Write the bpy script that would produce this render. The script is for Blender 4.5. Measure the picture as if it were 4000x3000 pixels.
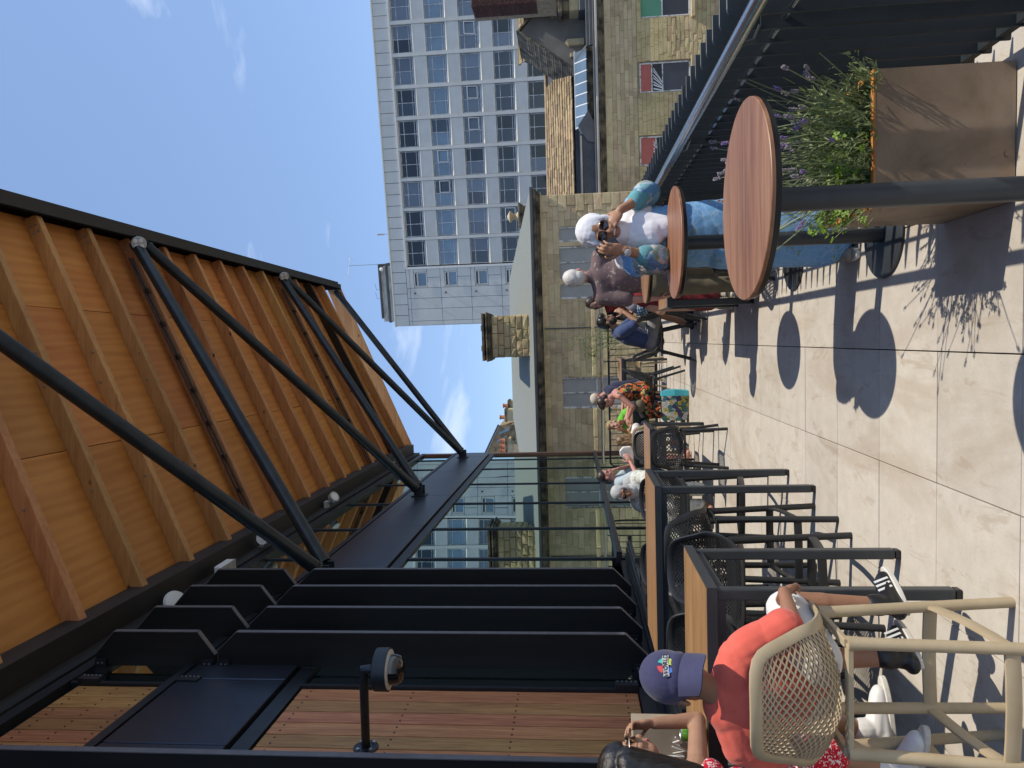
import bpy, bmesh, math, random
import numpy as np
from mathutils import Vector, Matrix
random.seed(7); RNG = np.random.default_rng(7)
C = bpy.context.scene.collection
R = math.radians
for o in list(bpy.data.objects): bpy.data.objects.remove(o)

# ------------------------------------------------------------------ camera, sky, sun, exposure
FPX, YAW, PIT, ROLL, CAMH = 2727.6, R(3.509), R(5.032), R(1.4508), 1.635
def camera():
    cy, sy, cp, sp = math.cos(YAW), math.sin(YAW), math.cos(PIT), math.sin(PIT)
    f0, right, up = Vector((-sy, cy, 0)), Vector((cy, sy, 0)), Vector((0, 0, 1))
    fwd = f0*cp + up*sp; up2 = up*cp - f0*sp
    c, s = math.cos(ROLL), math.sin(ROLL)
    r = right*c - up2*s; u = up2*c + right*s
    # the phone was held on its side: the picture's x axis points to the ground
    cd = bpy.data.cameras.new('camera'); cd.sensor_fit = 'HORIZONTAL'; cd.sensor_width = 36
    cd.lens = FPX/4000*36; cd.clip_start = .05; cd.clip_end = 3000
    o = bpy.data.objects.new('camera', cd); C.objects.link(o)
    o.matrix_world = Matrix(((-u.x, r.x, -fwd.x, 0), (-u.y, r.y, -fwd.y, 0), (-u.z, r.z, -fwd.z, CAMH), (0, 0, 0, 1)))
    bpy.context.scene.camera = o
camera()

SUN_EL, SUN_X, SUN_Y = R(56.9), .974, -.225     # towards the sun: from the right, slightly behind the camera
def world():
    w = bpy.data.worlds.new('World'); bpy.context.scene.world = w; w.use_nodes = True
    nt = w.node_tree; nt.nodes.clear(); N = nt.nodes.new; L = nt.links.new
    out = N('ShaderNodeOutputWorld'); bg = N('ShaderNodeBackground'); sky = N('ShaderNodeTexSky')
    sky.sky_type = 'NISHITA'; sky.sun_disc = False; sky.sun_elevation = SUN_EL
    sky.sun_rotation = math.atan2(SUN_X, SUN_Y)
    sky.altitude = 100; sky.air_density = .85; sky.dust_density = .25; sky.ozone_density = 3.2
    tc = N('ShaderNodeTexCoord'); mp = N('ShaderNodeMapping'); mp.inputs['Scale'].default_value = (2.2, 2.2, 7.5)
    mp.inputs['Location'].default_value = (5.3, 2.2, 1.9)
    no = N('ShaderNodeTexNoise'); no.inputs['Scale'].default_value = 1.9; no.inputs['Detail'].default_value = 9
    no.inputs['Roughness'].default_value = .56; no.inputs['Distortion'].default_value = .35
    rp = N('ShaderNodeValToRGB'); rp.color_ramp.elements[0].position = .60; rp.color_ramp.elements[1].position = .86
    mx = N('ShaderNodeMix'); mx.data_type = 'RGBA'
    mul = N('ShaderNodeMath'); mul.operation = 'MULTIPLY'; mul.inputs[1].default_value = .75
    L(tc.outputs['Generated'], mp.inputs['Vector']); L(mp.outputs[0], no.inputs['Vector']); L(no.outputs['Fac'], rp.inputs[0])
    L(rp.outputs[0], mul.inputs[0]); L(mul.outputs[0], mx.inputs['Factor'])
    base = N('ShaderNodeMix'); base.data_type = 'RGBA'; base.inputs['Factor'].default_value = .55; base.inputs['B'].default_value = (1.42, 2.12, 3.55, 1)
    L(sky.outputs[0], base.inputs['A']); L(base.outputs['Result'], mx.inputs['A']); mx.inputs['B'].default_value = (5.2, 5.6, 6.3, 1)
    L(mx.outputs['Result'], bg.inputs[0]); bg.inputs[1].default_value = .135
    L(bg.outputs[0], out.inputs[0])
world()
def sun():
    d = bpy.data.lights.new('sun', 'SUN'); d.energy = 2.6; d.angle = R(.53); d.color = (1, .915, .78)
    o = bpy.data.objects.new('sun', d); C.objects.link(o)
    v = Vector((SUN_X*math.cos(SUN_EL), SUN_Y*math.cos(SUN_EL), math.sin(SUN_EL)))
    o.rotation_euler = v.to_track_quat('Z', 'Y').to_euler(); o.location = v*30
sun()
sc = bpy.context.scene
sc.view_settings.view_transform = 'Standard'; sc.view_settings.look = 'None'
sc.view_settings.exposure = .72; sc.view_settings.gamma = 1
sc.cycles.max_bounces = 10; sc.cycles.diffuse_bounces = 5; sc.cycles.glossy_bounces = 5; sc.cycles.transparent_max_bounces = 12
sc.cycles.caustics_reflective = False; sc.cycles.caustics_refractive = False
sc.cycles.use_denoising = True

# ------------------------------------------------------------------ helpers
def V(*a): return Vector(a)
def props(o, label=None, cat=None, group=None, kind=None):
    if label: o['label'] = label
    if cat: o['category'] = cat
    if group: o['group'] = group
    if kind: o['kind'] = kind
    return o
def thing(name, label, cat, loc=(0, 0, 0), rz=0, group=None):
    o = bpy.data.objects.new(name, None); C.objects.link(o); o.empty_display_size = .1
    o.location = loc; o.rotation_euler = (0, 0, rz)
    return props(o, label, cat, group)
def wloc(p):
    v = Vector((0, 0, 0))
    while p is not None: v += p.location; p = p.parent
    return v
def link(name, me, parent=None, mats=None):
    o = bpy.data.objects.new(name, me); C.objects.link(o)
    if parent is not None: o.parent = parent
    return o
def copy_tree(root, loc, rz, label=None, group=None, cat=None):
    r = root.copy(); C.objects.link(r); r.location = loc; r.rotation_euler = (0, 0, rz)
    if label: r['label'] = label
    if group: r['group'] = group
    for ch in list(root.children):
        c = ch.copy(); C.objects.link(c); c.parent = r
        for g in ch.children:
            d = g.copy(); C.objects.link(d); d.parent = c
    return r
def frame(d, up=(0, 0, 1)):
    d = Vector(d).normalized(); up = Vector(up)
    if abs(d.dot(up)) > .999: up = Vector((0, 1, 0))
    a = d.cross(up).normalized(); b = a.cross(d).normalized()
    return d, a, b
class MB:
    def __init__(s): s.v = []; s.f = []; s.m = []
    def add(s, vs, fs, mi=0):
        n = len(s.v); s.v += [tuple(v) for v in vs]; s.f += [tuple(i+n for i in f) for f in fs]; s.m += [mi]*len(fs); return s
    def box(s, x0, x1, y0, y1, z0, z1, mi=0):
        return s.add([(x, y, z) for z in (z0, z1) for y in (y0, y1) for x in (x0, x1)],
                     [(0, 2, 3, 1), (4, 5, 7, 6), (0, 1, 5, 4), (2, 6, 7, 3), (0, 4, 6, 2), (1, 3, 7, 5)], mi)
    def obox(s, c, ax, ay, az, mi=0):
        c, ax, ay, az = map(Vector, (c, ax, ay, az))
        if ax.cross(ay).dot(az) < 0: ax = -ax
        return s.add([c+ax*i+ay*j+az*k for k in (-1, 1) for j in (-1, 1) for i in (-1, 1)],
                     [(0, 2, 3, 1), (4, 5, 7, 6), (0, 1, 5, 4), (2, 6, 7, 3), (0, 4, 6, 2), (1, 3, 7, 5)], mi)
    def bar(s, p0, p1, w, h, up=(0, 0, 1), mi=0):
        p0, p1 = Vector(p0), Vector(p1); d, a, b = frame(p1-p0, up)
        return s.obox((p0+p1)/2, (p1-p0)/2, a*w/2, b*h/2, mi)
    def tube(s, pts, r, n=10, mi=0, up=(0, 0, 1)):
        pts = [Vector(p) for p in pts]; k = len(pts); rs = r if isinstance(r, (list, tuple)) else [r]*k
        vs = []; fs = []; d0, a, b = frame(pts[1]-pts[0], up)
        for i, p in enumerate(pts):
            t = (pts[min(i+1, k-1)]-pts[max(i-1, 0)]).normalized()
            a = (a - t*a.dot(t)).normalized(); b = t.cross(a)
            for j in range(n):
                q = 2*math.pi*j/n; vs.append(p + (a*math.cos(q)+b*math.sin(q))*rs[i])
        for i in range(k-1):
            for j in range(n):
                fs.append((i*n+j, i*n+(j+1) % n, (i+1)*n+(j+1) % n, (i+1)*n+j))
        fs.append(tuple(reversed(range(n)))); fs.append(tuple((k-1)*n+j for j in range(n)))
        return s.add(vs, fs, mi)
    def lathe(s, prof, c=(0, 0, 0), n=24, mi=0, axis=None):
        c = Vector(c); vs = []; fs = []; k = len(prof)
        if axis is None: d, a, b = V(0, 0, 1), V(1, 0, 0), V(0, 1, 0)
        else:
            d, a, b = frame(axis); b = d.cross(a)
        for r, z in prof:
            for j in range(n):
                q = 2*math.pi*j/n; vs.append(c+d*z+(a*math.cos(q)+b*math.sin(q))*max(r, 1e-4))
        for i in range(k-1):
            for j in range(n): fs.append((i*n+j, i*n+(j+1) % n, (i+1)*n+(j+1) % n, (i+1)*n+j))
        fs.append(tuple(reversed(range(n)))); fs.append(tuple((k-1)*n+j for j in range(n)))
        return s.add(vs, fs, mi)
    def prism(s, poly, ext, mi=0):
        poly = [Vector(p) for p in poly]; ext = Vector(ext); n = len(poly)
        nrm = sum(((poly[i]-poly[0]).cross(poly[(i+1) % n]-poly[0]) for i in range(n)), Vector())
        if nrm.dot(ext) > 0: poly = poly[::-1]
        vs = poly+[p+ext for p in poly]
        fs = [tuple(range(n)), tuple(reversed(range(n, 2*n)))]+[(i, i+n, (i+1) % n+n, (i+1) % n) for i in range(n)]
        return s.add(vs, fs, mi)
    def ell(s, c, r, n=12, m=8, mi=0, rot=None):
        c = Vector(c); vs = []; fs = []
        for i in range(1, m):
            t = math.pi*i/m
            for j in range(n):
                q = 2*math.pi*j/n; p = Vector((r[0]*math.sin(t)*math.cos(q), r[1]*math.sin(t)*math.sin(q), r[2]*math.cos(t)))
                vs.append(c+(rot @ p if rot is not None else p))
        t0, t1 = Vector((0, 0, r[2])), Vector((0, 0, -r[2]))
        if rot is not None: t0, t1 = rot @ t0, rot @ t1
        vs += [c+t0, c+t1]; T, B = len(vs)-2, len(vs)-1
        for i in range(m-2):
            for j in range(n): fs.append((i*n+j, (i+1)*n+j, (i+1)*n+(j+1) % n, i*n+(j+1) % n))
        for j in range(n): fs.append((T, j, (j+1) % n)); fs.append((B, (m-2)*n+(j+1) % n, (m-2)*n+j))
        return s.add(vs, fs, mi)
    def cap(s, p0, p1, r0, r1, n=14, flat=None, mi=0):
        """tapered capsule; flat=(axis, factor) squashes it across that axis"""
        p0, p1 = Vector(p0), Vector(p1); d = p1-p0; L = d.length
        d, a, b = frame(d if L > 1e-5 else V(0, 0, 1)); b = d.cross(a); vs = []; fs = []; rings = []
        for i in range(1, 5): t = math.pi/2*i/4; rings.append((p0-d*r0*math.cos(t), r0*math.sin(t)))
        for i in range(0, 4): t = math.pi/2*i/4; rings.append((p1+d*r1*math.sin(t), r1*math.cos(t)))
        for p, r in rings:
            for j in range(n):
                q = 2*math.pi*j/n; w = (a*math.cos(q)+b*math.sin(q))*r
                if flat: ax = Vector(flat[0]).normalized(); w = w-ax*w.dot(ax)*(1-flat[1])
                vs.append(p+w)
        k = len(rings)
        for i in range(k-1):
            for j in range(n): fs.append((i*n+j, i*n+(j+1) % n, (i+1)*n+(j+1) % n, (i+1)*n+j))
        vs += [p0-d*r0, p1+d*r1]
        for j in range(n): fs.append((k*n, (j+1) % n, j)); fs.append((k*n+1, (k-1)*n+j, (k-1)*n+(j+1) % n))
        return s.add(vs, fs, mi)
    def mesh(s, name, mats, off=(0, 0, 0), smooth=False, bevel=0, seg=1):
        me = bpy.data.meshes.new(name)
        o = Vector(off); me.from_pydata([Vector(v)-o for v in s.v], [], s.f)
        if not isinstance(mats, (list, tuple)): mats = [mats]
        for m in mats: me.materials.append(m)
        if len(mats) > 1: me.polygons.foreach_set('material_index', s.m)
        if bevel:
            bm = bmesh.new(); bm.from_mesh(me)
            es = [e for e in bm.edges if len(e.link_faces) == 2 and e.calc_face_angle(0) > .5]
            bmesh.ops.bevel(bm, geom=es, offset=bevel, segments=seg, affect='EDGES', profile=.5); bm.to_mesh(me); bm.free()
        if smooth:
            me.polygons.foreach_set('use_smooth', [True]*len(me.polygons)); me.set_sharp_from_angle(angle=R(38))
        me.update(); return me
    def build(s, name, mats, parent=None, smooth=False, bevel=0, seg=1, **kw):
        me = s.mesh(name, mats, wloc(parent), smooth, bevel, seg)
        o = link(name, me, parent); props(o, **kw); return o
def mb(): return MB()

# ------------------------------------------------------------------ materials
def nodes(name):
    m = bpy.data.materials.new(name); m.use_nodes = True; nt = m.node_tree; nt.nodes.clear()
    out = nt.nodes.new('ShaderNodeOutputMaterial'); b = nt.nodes.new('ShaderNodeBsdfPrincipled'); nt.links.new(b.outputs[0], out.inputs[0])
    return m, nt, b, out
def coords(nt, kind='Object', scale=(1, 1, 1), rot=(0, 0, 0), rndoff=0):
    N, L = nt.nodes.new, nt.links.new
    if kind == 'Position': src = N('ShaderNodeNewGeometry').outputs['Position']
    else: src = N('ShaderNodeTexCoord').outputs[kind]
    if rndoff:
        oi = N('ShaderNodeObjectInfo'); mu = N('ShaderNodeMath'); mu.operation = 'MULTIPLY'; mu.inputs[1].default_value = rndoff
        L(oi.outputs['Random'], mu.inputs[0]); va = N('ShaderNodeVectorMath'); va.operation = 'ADD'
        L(src, va.inputs[0]); L(mu.outputs[0], va.inputs[1]); src = va.outputs[0]
    mp = N('ShaderNodeMapping'); mp.inputs['Scale'].default_value = scale; mp.inputs['Rotation'].default_value = rot
    L(src, mp.inputs['Vector']); return mp.outputs[0]
def noise(nt, vec, scale, detail=4, rough=.55, dist=0):
    n = nt.nodes.new('ShaderNodeTexNoise'); n.inputs['Scale'].default_value = scale; n.inputs['Detail'].default_value = detail
    n.inputs['Roughness'].default_value = rough; n.inputs['Distortion'].default_value = dist
    if vec is not None: nt.links.new(vec, n.inputs['Vector'])
    return n.outputs['Fac']
def voro(nt, vec, scale, out='Distance', feature='F1', rnd=1):
    n = nt.nodes.new('ShaderNodeTexVoronoi'); n.inputs['Scale'].default_value = scale; n.feature = feature
    n.inputs['Randomness'].default_value = rnd
    if vec is not None: nt.links.new(vec, n.inputs['Vector'])
    return n.outputs[out]
def ramp(nt, fac, stops, interp='LINEAR'):
    r = nt.nodes.new('ShaderNodeValToRGB'); e = r.color_ramp.elements; r.color_ramp.interpolation = interp
    while len(e) < len(stops): e.new(.5)
    for el, (p, c) in zip(e, stops): el.position = p; el.color = (*c, 1) if len(c) == 3 else c
    nt.links.new(fac, r.inputs[0]); return r.outputs[0]
def mixc(nt, fac, a, b, mode='MIX'):
    m = nt.nodes.new('ShaderNodeMix'); m.data_type = 'RGBA'; m.blend_type = mode
    for k, x in (('Factor', fac), ('A', a), ('B', b)):
        if hasattr(x, 'links'): nt.links.new(x, m.inputs[k])
        elif k == 'Factor': m.inputs[k].default_value = x
        else: m.inputs[k].default_value = (*x, 1)
    return m.outputs['Result']
def objrand(nt, col, amt, hue=0):
    N, L = nt.nodes.new, nt.links.new
    oi = N('ShaderNodeObjectInfo'); h = N('ShaderNodeHueSaturation')
    mr = N('ShaderNodeMapRange'); mr.inputs['To Min'].default_value = 1-amt; mr.inputs['To Max'].default_value = 1+amt
    L(oi.outputs['Random'], mr.inputs['Value']); L(mr.outputs[0], h.inputs['Value']); L(col, h.inputs['Color'])
    if hue:
        m7 = N('ShaderNodeMath'); m7.operation = 'MULTIPLY'; m7.inputs[1].default_value = 7.31
        fr = N('ShaderNodeMath'); fr.operation = 'FRACT'; L(oi.outputs['Random'], m7.inputs[0]); L(m7.outputs[0], fr.inputs[0])
        m2 = N('ShaderNodeMapRange'); m2.inputs['To Min'].default_value = .5-hue; m2.inputs['To Max'].default_value = .5+hue
        L(fr.outputs[0], m2.inputs['Value']); L(m2.outputs[0], h.inputs['Hue'])
    return h.outputs[0]
def bump(nt, b, h, strength=.3, dist=.01):
    n = nt.nodes.new('ShaderNodeBump'); n.inputs['Strength'].default_value = strength; n.inputs['Distance'].default_value = dist
    nt.links.new(h, n.inputs['Height']); nt.links.new(n.outputs[0], b.inputs['Normal'])
def setc(nt, b, key, x):
    if hasattr(x, 'links'): nt.links.new(x, b.inputs[key])
    elif isinstance(x, (tuple, list)): b.inputs[key].default_value = (*x, 1)
    else: b.inputs[key].default_value = x
def mat(name, c1, c2=None, scale=6, stretch=(1, 1, 1), rough=.6, metal=0, bmp=0, bscale=None, rnd=0, hue=0, coord='Object', spec=.5, detail=4, lo=.35, hi=.65, dist=.004, sheen=0):
    m, nt, b, out = nodes(name); c2 = c2 or c1
    vec = coords(nt, coord, stretch, rndoff=9 if rnd and coord == 'Object' else 0)
    f = noise(nt, vec, scale, detail); col = ramp(nt, f, [(lo, c1), (hi, c2)])
    if rnd: col = objrand(nt, col, rnd, hue)
    setc(nt, b, 'Base Color', col); b.inputs['Roughness'].default_value = rough; b.inputs['Metallic'].default_value = metal
    b.inputs['Specular IOR Level'].default_value = spec
    if sheen: b.inputs['Sheen Weight'].default_value = sheen
    if bmp: bump(nt, b, noise(nt, vec, bscale or scale*4, 5), bmp, dist)
    return m
def wood(name, dark, mid, light, axis, gscale=7, rough=.55, rnd=.12, knots=False, hue=.012, coord='Object', bmp=.12):
    """grain drawn out along the given axis"""
    m, nt, b, out = nodes(name)
    st = [1, 1, 1]; st[axis] = .07
    vec = coords(nt, coord, st, rndoff=13)
    n1 = noise(nt, vec, gscale, 6, .6, 1.2); n2 = noise(nt, vec, gscale*7, 3, .6, .3)
    c = ramp(nt, n1, [(.25, dark), (.5, mid), (.75, light)])
    c = mixc(nt, .35, c, ramp(nt, n2, [(.35, dark), (.65, light)]), 'MIX')
    if knots:
        k = coords(nt, coord, [1 if i != axis else .45 for i in range(3)], rndoff=17)
        d = voro(nt, k, 4.2); kc = ramp(nt, d, [(.06, (0, 0, 0)), (.10, (1, 1, 1))])
        c = mixc(nt, kc, (.07, .03, .015), c)
    c = objrand(nt, c, rnd, hue)
    setc(nt, b, 'Base Color', c); b.inputs['Roughness'].default_value = rough
    bump(nt, b, n2, bmp, .002); return m
def slab_mat():
    m, nt, b, out = nodes('terrace_paving')
    vec = coords(nt, 'Position', (1, 1, 1))
    big = noise(nt, coords(nt, 'Position', (2.2, .8, 1)), 1.1, 5, .6, .6)
    c = ramp(nt, noise(nt, vec, 9, 6, .65), [(.3, (.50, .455, .39)), (.7, (.585, .54, .47))])
    c = mixc(nt, ramp(nt, big, [(.50, (0, 0, 0)), (.60, (.42, .42, .42)), (.72, (.7, .7, .7))]), c, (.40, .325, .24))
    st = noise(nt, coords(nt, 'Position', (3.5, 1.2, 1)), 2.3, 8, .68, 1.0)
    c = mixc(nt, ramp(nt, st, [(.56, (0, 0, 0)), (.63, (.45, .45, .45))]), c, (.36, .285, .205))
    sp = voro(nt, vec, 55); c = mixc(nt, ramp(nt, sp, [(.07, (.55, .55, .55)), (.16, (0, 0, 0))]), c, (.30, .27, .24))
    fl = noise(nt, coords(nt, 'Position', (1, 1, 1)), 160, 3, .7); c = mixc(nt, ramp(nt, fl, [(.40, (.2, .2, .2)), (.52, (0, 0, 0))]), c, (.38, .35, .31))
    c = objrand(nt, c, .06, .004)
    setc(nt, b, 'Base Color', c); b.inputs['Roughness'].default_value = .8; b.inputs['Specular IOR Level'].default_value = .3
    bump(nt, b, fl, .12, .002); return m
def stone_mat(name, c1, c2, c3, rnd=.16):
    m, nt, b, out = nodes(name)
    vec = coords(nt, 'Position', (1, 1, 1.5))
    c = ramp(nt, noise(nt, vec, 2.4, 7, .68, .4), [(.28, c1), (.5, c2), (.74, c3)])
    soot = noise(nt, coords(nt, 'Position', (.9, 1, .45)), .9, 6, .66, .5)
    c = mixc(nt, ramp(nt, soot, [(.55, (0, 0, 0)), (.68, (.5, .5, .5))]), c, (.17, .15, .11))
    c = objrand(nt, c, rnd, .012)
    setc(nt, b, 'Base Color', c); b.inputs['Roughness'].default_value = .92; b.inputs['Specular IOR Level'].default_value = .2
    bump(nt, b, noise(nt, vec, 16, 6, .7), .55, .03); return m
def facade_glass():
    m = bpy.data.materials.new('facade_glass'); m.use_nodes = True; nt = m.node_tree; nt.nodes.clear(); N = nt.nodes.new; L = nt.links.new
    out = N('ShaderNodeOutputMaterial'); mx = N('ShaderNodeMixShader'); tr = N('ShaderNodeBsdfTransparent'); gl = N('ShaderNodeBsdfGlossy')
    tr.inputs[0].default_value = (.20, .28, .25, 1); gl.inputs[0].default_value = (.78, .94, .89, 1); gl.inputs['Roughness'].default_value = .004
    lw = N('ShaderNodeFresnel'); lw.inputs['IOR'].default_value = 4.6
    vec = coords(nt, 'Position', (1, .6, .35)); h = noise(nt, vec, .9, 2, .4); bp = N('ShaderNodeBump'); bp.inputs['Strength'].default_value = .10; bp.inputs['Distance'].default_value = .03
    L(h, bp.inputs['Height']); L(bp.outputs[0], gl.inputs['Normal'])
    mxm = N('ShaderNodeMath'); mxm.operation = 'MAXIMUM'; mxm.inputs[1].default_value = .74; L(lw.outputs[0], mxm.inputs[0]); L(mxm.outputs[0], mx.inputs[0]); L(tr.outputs[0], mx.inputs[1]); L(gl.outputs[0], mx.inputs[2]); L(mx.outputs[0], out.inputs[0]); return m
def pane_mat(name, col, rough=.06, spec=.9, rnd=.25):
    m, nt, b, out = nodes(name)
    c = objrand(nt, ramp(nt, noise(nt, coords(nt, 'Position'), .8, 3), [(.35, col), (.65, tuple(x*.75 for x in col))]), rnd)
    setc(nt, b, 'Base Color', c); b.inputs['Roughness'].default_value = rough; b.inputs['Specular IOR Level'].default_value = spec; b.inputs['IOR'].default_value = 1.6
    return m
def blind_mat():
    m, nt, b, out = nodes('window_blind_pane')
    w = nt.nodes.new('ShaderNodeTexWave'); w.bands_direction = 'Z'; w.inputs['Scale'].default_value = 5.5; w.inputs['Distortion'].default_value = .3
    nt.links.new(coords(nt, 'Position'), w.inputs['Vector'])
    c = objrand(nt, ramp(nt, w.outputs['Fac'], [(.2, (.085, .105, .14)), (.8, (.16, .19, .24))]), .3)
    setc(nt, b, 'Base Color', c); b.inputs['Roughness'].default_value = .12; b.inputs['Specular IOR Level'].default_value = .8; return m
def corten():
    m, nt, b, out = nodes('weathered_steel')
    v = coords(nt, 'Object'); c = ramp(nt, noise(nt, v, 3.2, 7, .62, .5), [(.3, (.18, .135, .09)), (.5, (.31, .22, .15)), (.72, (.39, .30, .22))])
    c = mixc(nt, ramp(nt, noise(nt, v, 60, 4, .7), [(.30, (.4, .4, .4)), (.38, (0, 0, 0))]), c, (.12, .07, .045))
    setc(nt, b, 'Base Color', c); b.inputs['Roughness'].default_value = .62; b.inputs['Metallic'].default_value = .15; bump(nt, b, noise(nt, v, 40, 4), .15, .002); return m
def ply_mat():
    m, nt, b, out = nodes('soffit_plywood')
    v = coords(nt, 'Position', (1.6, .2, 1.6))
    n = noise(nt, v, 1.6, 6, .6, 1.6); w = nt.nodes.new('ShaderNodeTexWave'); w.inputs['Scale'].default_value = 1.8; w.inputs['Distortion'].default_value = 9; w.inputs['Detail'].default_value = 3
    w.bands_direction = 'X'; nt.links.new(v, w.inputs['Vector'])
    c = ramp(nt, n, [(.25, (.42, .145, .032)), (.5, (.52, .205, .05)), (.75, (.60, .26, .07))])
    c = mixc(nt, .22, c, ramp(nt, w.outputs['Fac'], [(.2, (.36, .11, .022)), (.8, (.58, .25, .065))]))
    c = objrand(nt, c, .12, .008)
    setc(nt, b, 'Base Color', c); b.inputs['Roughness'].default_value = .5; return m
def slate_mat():
    m, nt, b, out = nodes('stone_slate')
    v = coords(nt, 'Position'); c = ramp(nt, noise(nt, v, 3, 6, .7), [(.3, (.17, .125, .075)), (.5, (.34, .25, .14)), (.72, (.44, .33, .19))])
    c = objrand(nt, c, .35, .01); setc(nt, b, 'Base Color', c); b.inputs['Roughness'].default_value = .9; bump(nt, b, noise(nt, v, 20, 4), .4, .02); return m

M = {}
M['slab'] = slab_mat()
M['sub'] = mat('joint_bed', (.035, .032, .03), (.06, .055, .05), 20, rough=.95)
M['rafter'] = wood('rafter_timber', (.34, .15, .055), (.47, .23, .085), (.60, .33, .135), 0, 5, .6, .13, True, coord='Object')
M['ply'] = ply_mat()
M['board'] = wood('cladding_board', (.19, .07, .022), (.38, .17, .052), (.58, .31, .105), 2, 9, .5, .28, False, .02, bmp=.25)
M['board_end'] = wood('corner_board', (.12, .05, .03), (.19, .085, .05), (.24, .115, .07), 2, 6, .6, .15)
M['fin'] = mat('dark_louvre_board', (.008, .0075, .008), (.013, .012, .012), 12, (1, 1, .1), rough=.55, spec=.35)
M['finedge'] = mat('louvre_edge_strip', (.105, .10, .11), (.13, .125, .13), 10, rough=.5)
M['spandrel'] = mat('spandrel_metal', (.035, .044, .062), (.043, .053, .073), 2, rough=.32, metal=.55, spec=.6, bmp=.02, bscale=1.2)
M['frame'] = mat('anthracite_frame', (.016, .019, .024), (.021, .025, .031), 8, rough=.42, metal=.2)
M['frame2'] = mat('transom_bronze', (.05, .045, .048), (.065, .058, .06), 8, rough=.4, metal=.3)
M['soffitband'] = mat('dark_stained_board', (.018, .016, .017), (.032, .028, .028), 5, (1, .1, 1), rough=.55, rnd=.2)
M['steel'] = mat('strut_steel', (.018, .025, .031), (.028, .037, .044), 6, rough=.36, metal=.35, bmp=.05, bscale=40)
M['fascia'] = mat('roof_fascia_metal', (.013, .013, .014), (.02, .02, .021), 5, rough=.45, metal=.2)
M['glass'] = facade_glass()
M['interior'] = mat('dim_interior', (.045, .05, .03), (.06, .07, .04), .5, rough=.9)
M['galv'] = mat('galvanised_bolt', (.35, .36, .37), (.5, .5, .5), 20, rough=.4, metal=.8)
M['white'] = mat('white_paint', (.72, .72, .70), (.8, .8, .78), 8, rough=.45)
M['lampgrey'] = mat('lamp_grey', (.42, .42, .41), (.5, .5, .49), 10, rough=.4)
M['domeglass'] = mat('smoked_dome', (.012, .012, .013), None, rough=.05, spec=.9)
M['finplate'] = mat('balustrade_plate', (.024, .031, .038), (.032, .041, .049), 9, rough=.42, metal=.15, bmp=.03, bscale=300)
M['stainless'] = mat('brushed_stainless', (.50, .49, .47), (.58, .57, .55), 3, (.2, 30, 30), rough=.24, metal=1)
M['corten'] = corten(); M['rust'] = mat('fresh_rust', (.42, .16, .035), (.55, .24, .06), 30, rough=.85)
M['soil'] = mat('potting_soil', (.02, .014, .01), (.05, .035, .025), 40, rough=1)
M['tmetal'] = mat('table_frame_metal', (.034, .041, .048), (.043, .050, .057), 8, rough=.42, metal=.1, bmp=.03, bscale=200)
M['ttop'] = wood('bar_table_top', (.20, .10, .042), (.31, .17, .075), (.44, .265, .125), 0, 9, .42, .05, hue=.004)
M['rtop'] = wood('round_table_top', (.085, .034, .014), (.25, .112, .048), (.40, .225, .11), 0, 5, .45, .10, hue=.01)
M['dark_plastic'] = mat('anthracite_resin', (.016, .018, .020), (.021, .023, .026), 20, rough=.48, bmp=.05, bscale=400)
M['beige_plastic'] = mat('dove_beige_resin', (.40, .315, .195), (.45, .36, .23), 10, rough=.55, bmp=.06, bscale=500)
M['stoneA'] = stone_mat('sandstone_ashlar', (.42, .33, .19), (.55, .44, .265), (.62, .505, .32))
M['stoneB'] = stone_mat('sandstone_rubble', (.40, .305, .155), (.54, .42, .225), (.62, .50, .29))
M['stonedark'] = mat('sooted_cornice', (.035, .032, .027), (.20, .165, .105), 3, rough=.95, bmp=.5, bscale=14, coord='Position', lo=.36, hi=.62)
M['mortar'] = mat('pointing', (.20, .165, .11), (.28, .235, .165), 6, rough=1, coord='Position')
M['brick'] = mat('dark_red_brick', (.035, .014, .013), (.085, .03, .026), 4, rough=.95, rnd=.3)
M['lead'] = mat('sheet_lead', (.055, .06, .07), (.085, .09, .10), 2, rough=.55, coord='Position')
M['flatroof'] = mat('mineral_felt_roof', (.19, .205, .185), (.235, .25, .225), 30, rough=.95, coord='Position', bmp=.3, bscale=90)
M['render'] = mat('grey_render', (.17, .16, .14), (.22, .21, .185), 1.6, rough=.95, coord='Position')
M['slate'] = slate_mat()
M['towerpanel'] = mat('tower_cladding', (.62, .59, .53), (.67, .645, .585), 1.2, rough=.6, coord='Position', rnd=.035)
M['towerjoint'] = mat('cladding_joint', (.09, .09, .085), rough=.9)
M['towersill'] = mat('aluminium_sill', (.75, .72, .64), (.8, .77, .7), 4, rough=.4)
M['towerframe'] = mat('weathered_window_frame', (.36, .37, .38), (.66, .66, .64), 3, rough=.6, coord='Position')
M['pane_dark'] = pane_mat('dark_window_pane', (.010, .014, .022), .06, .5); M['pane_blue'] = pane_mat('sky_reflection_pane', (.15, .22, .29), .03, .9, .12)  # blue pane: reflected sky is painted into its pale base colour
M['pane_mid'] = pane_mat('dim_window_pane', (.035, .046, .068), .06, .6); M['blind'] = blind_mat()
M['greypanel'] = mat('boarded_window_panel', (.33, .33, .31), (.36, .36, .34), 3, rough=.7, coord='Position')
M['redpanel'] = mat('red_window_panel', (.42, .10, .075), rough=.5, c2=(.47, .12, .09)); M['greenpanel'] = mat('green_window_panel', (.10, .30, .17), (.13, .35, .2), 1, rough=.5)
M['terracotta'] = mat('terracotta', (.38, .13, .07), (.48, .18, .10), 5, rough=.9)
M['peel'] = mat('peeling_white_paint', (.30, .29, .27), (.72, .71, .68), 9, rough=.7, coord='Position', lo=.4, hi=.52)
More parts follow.
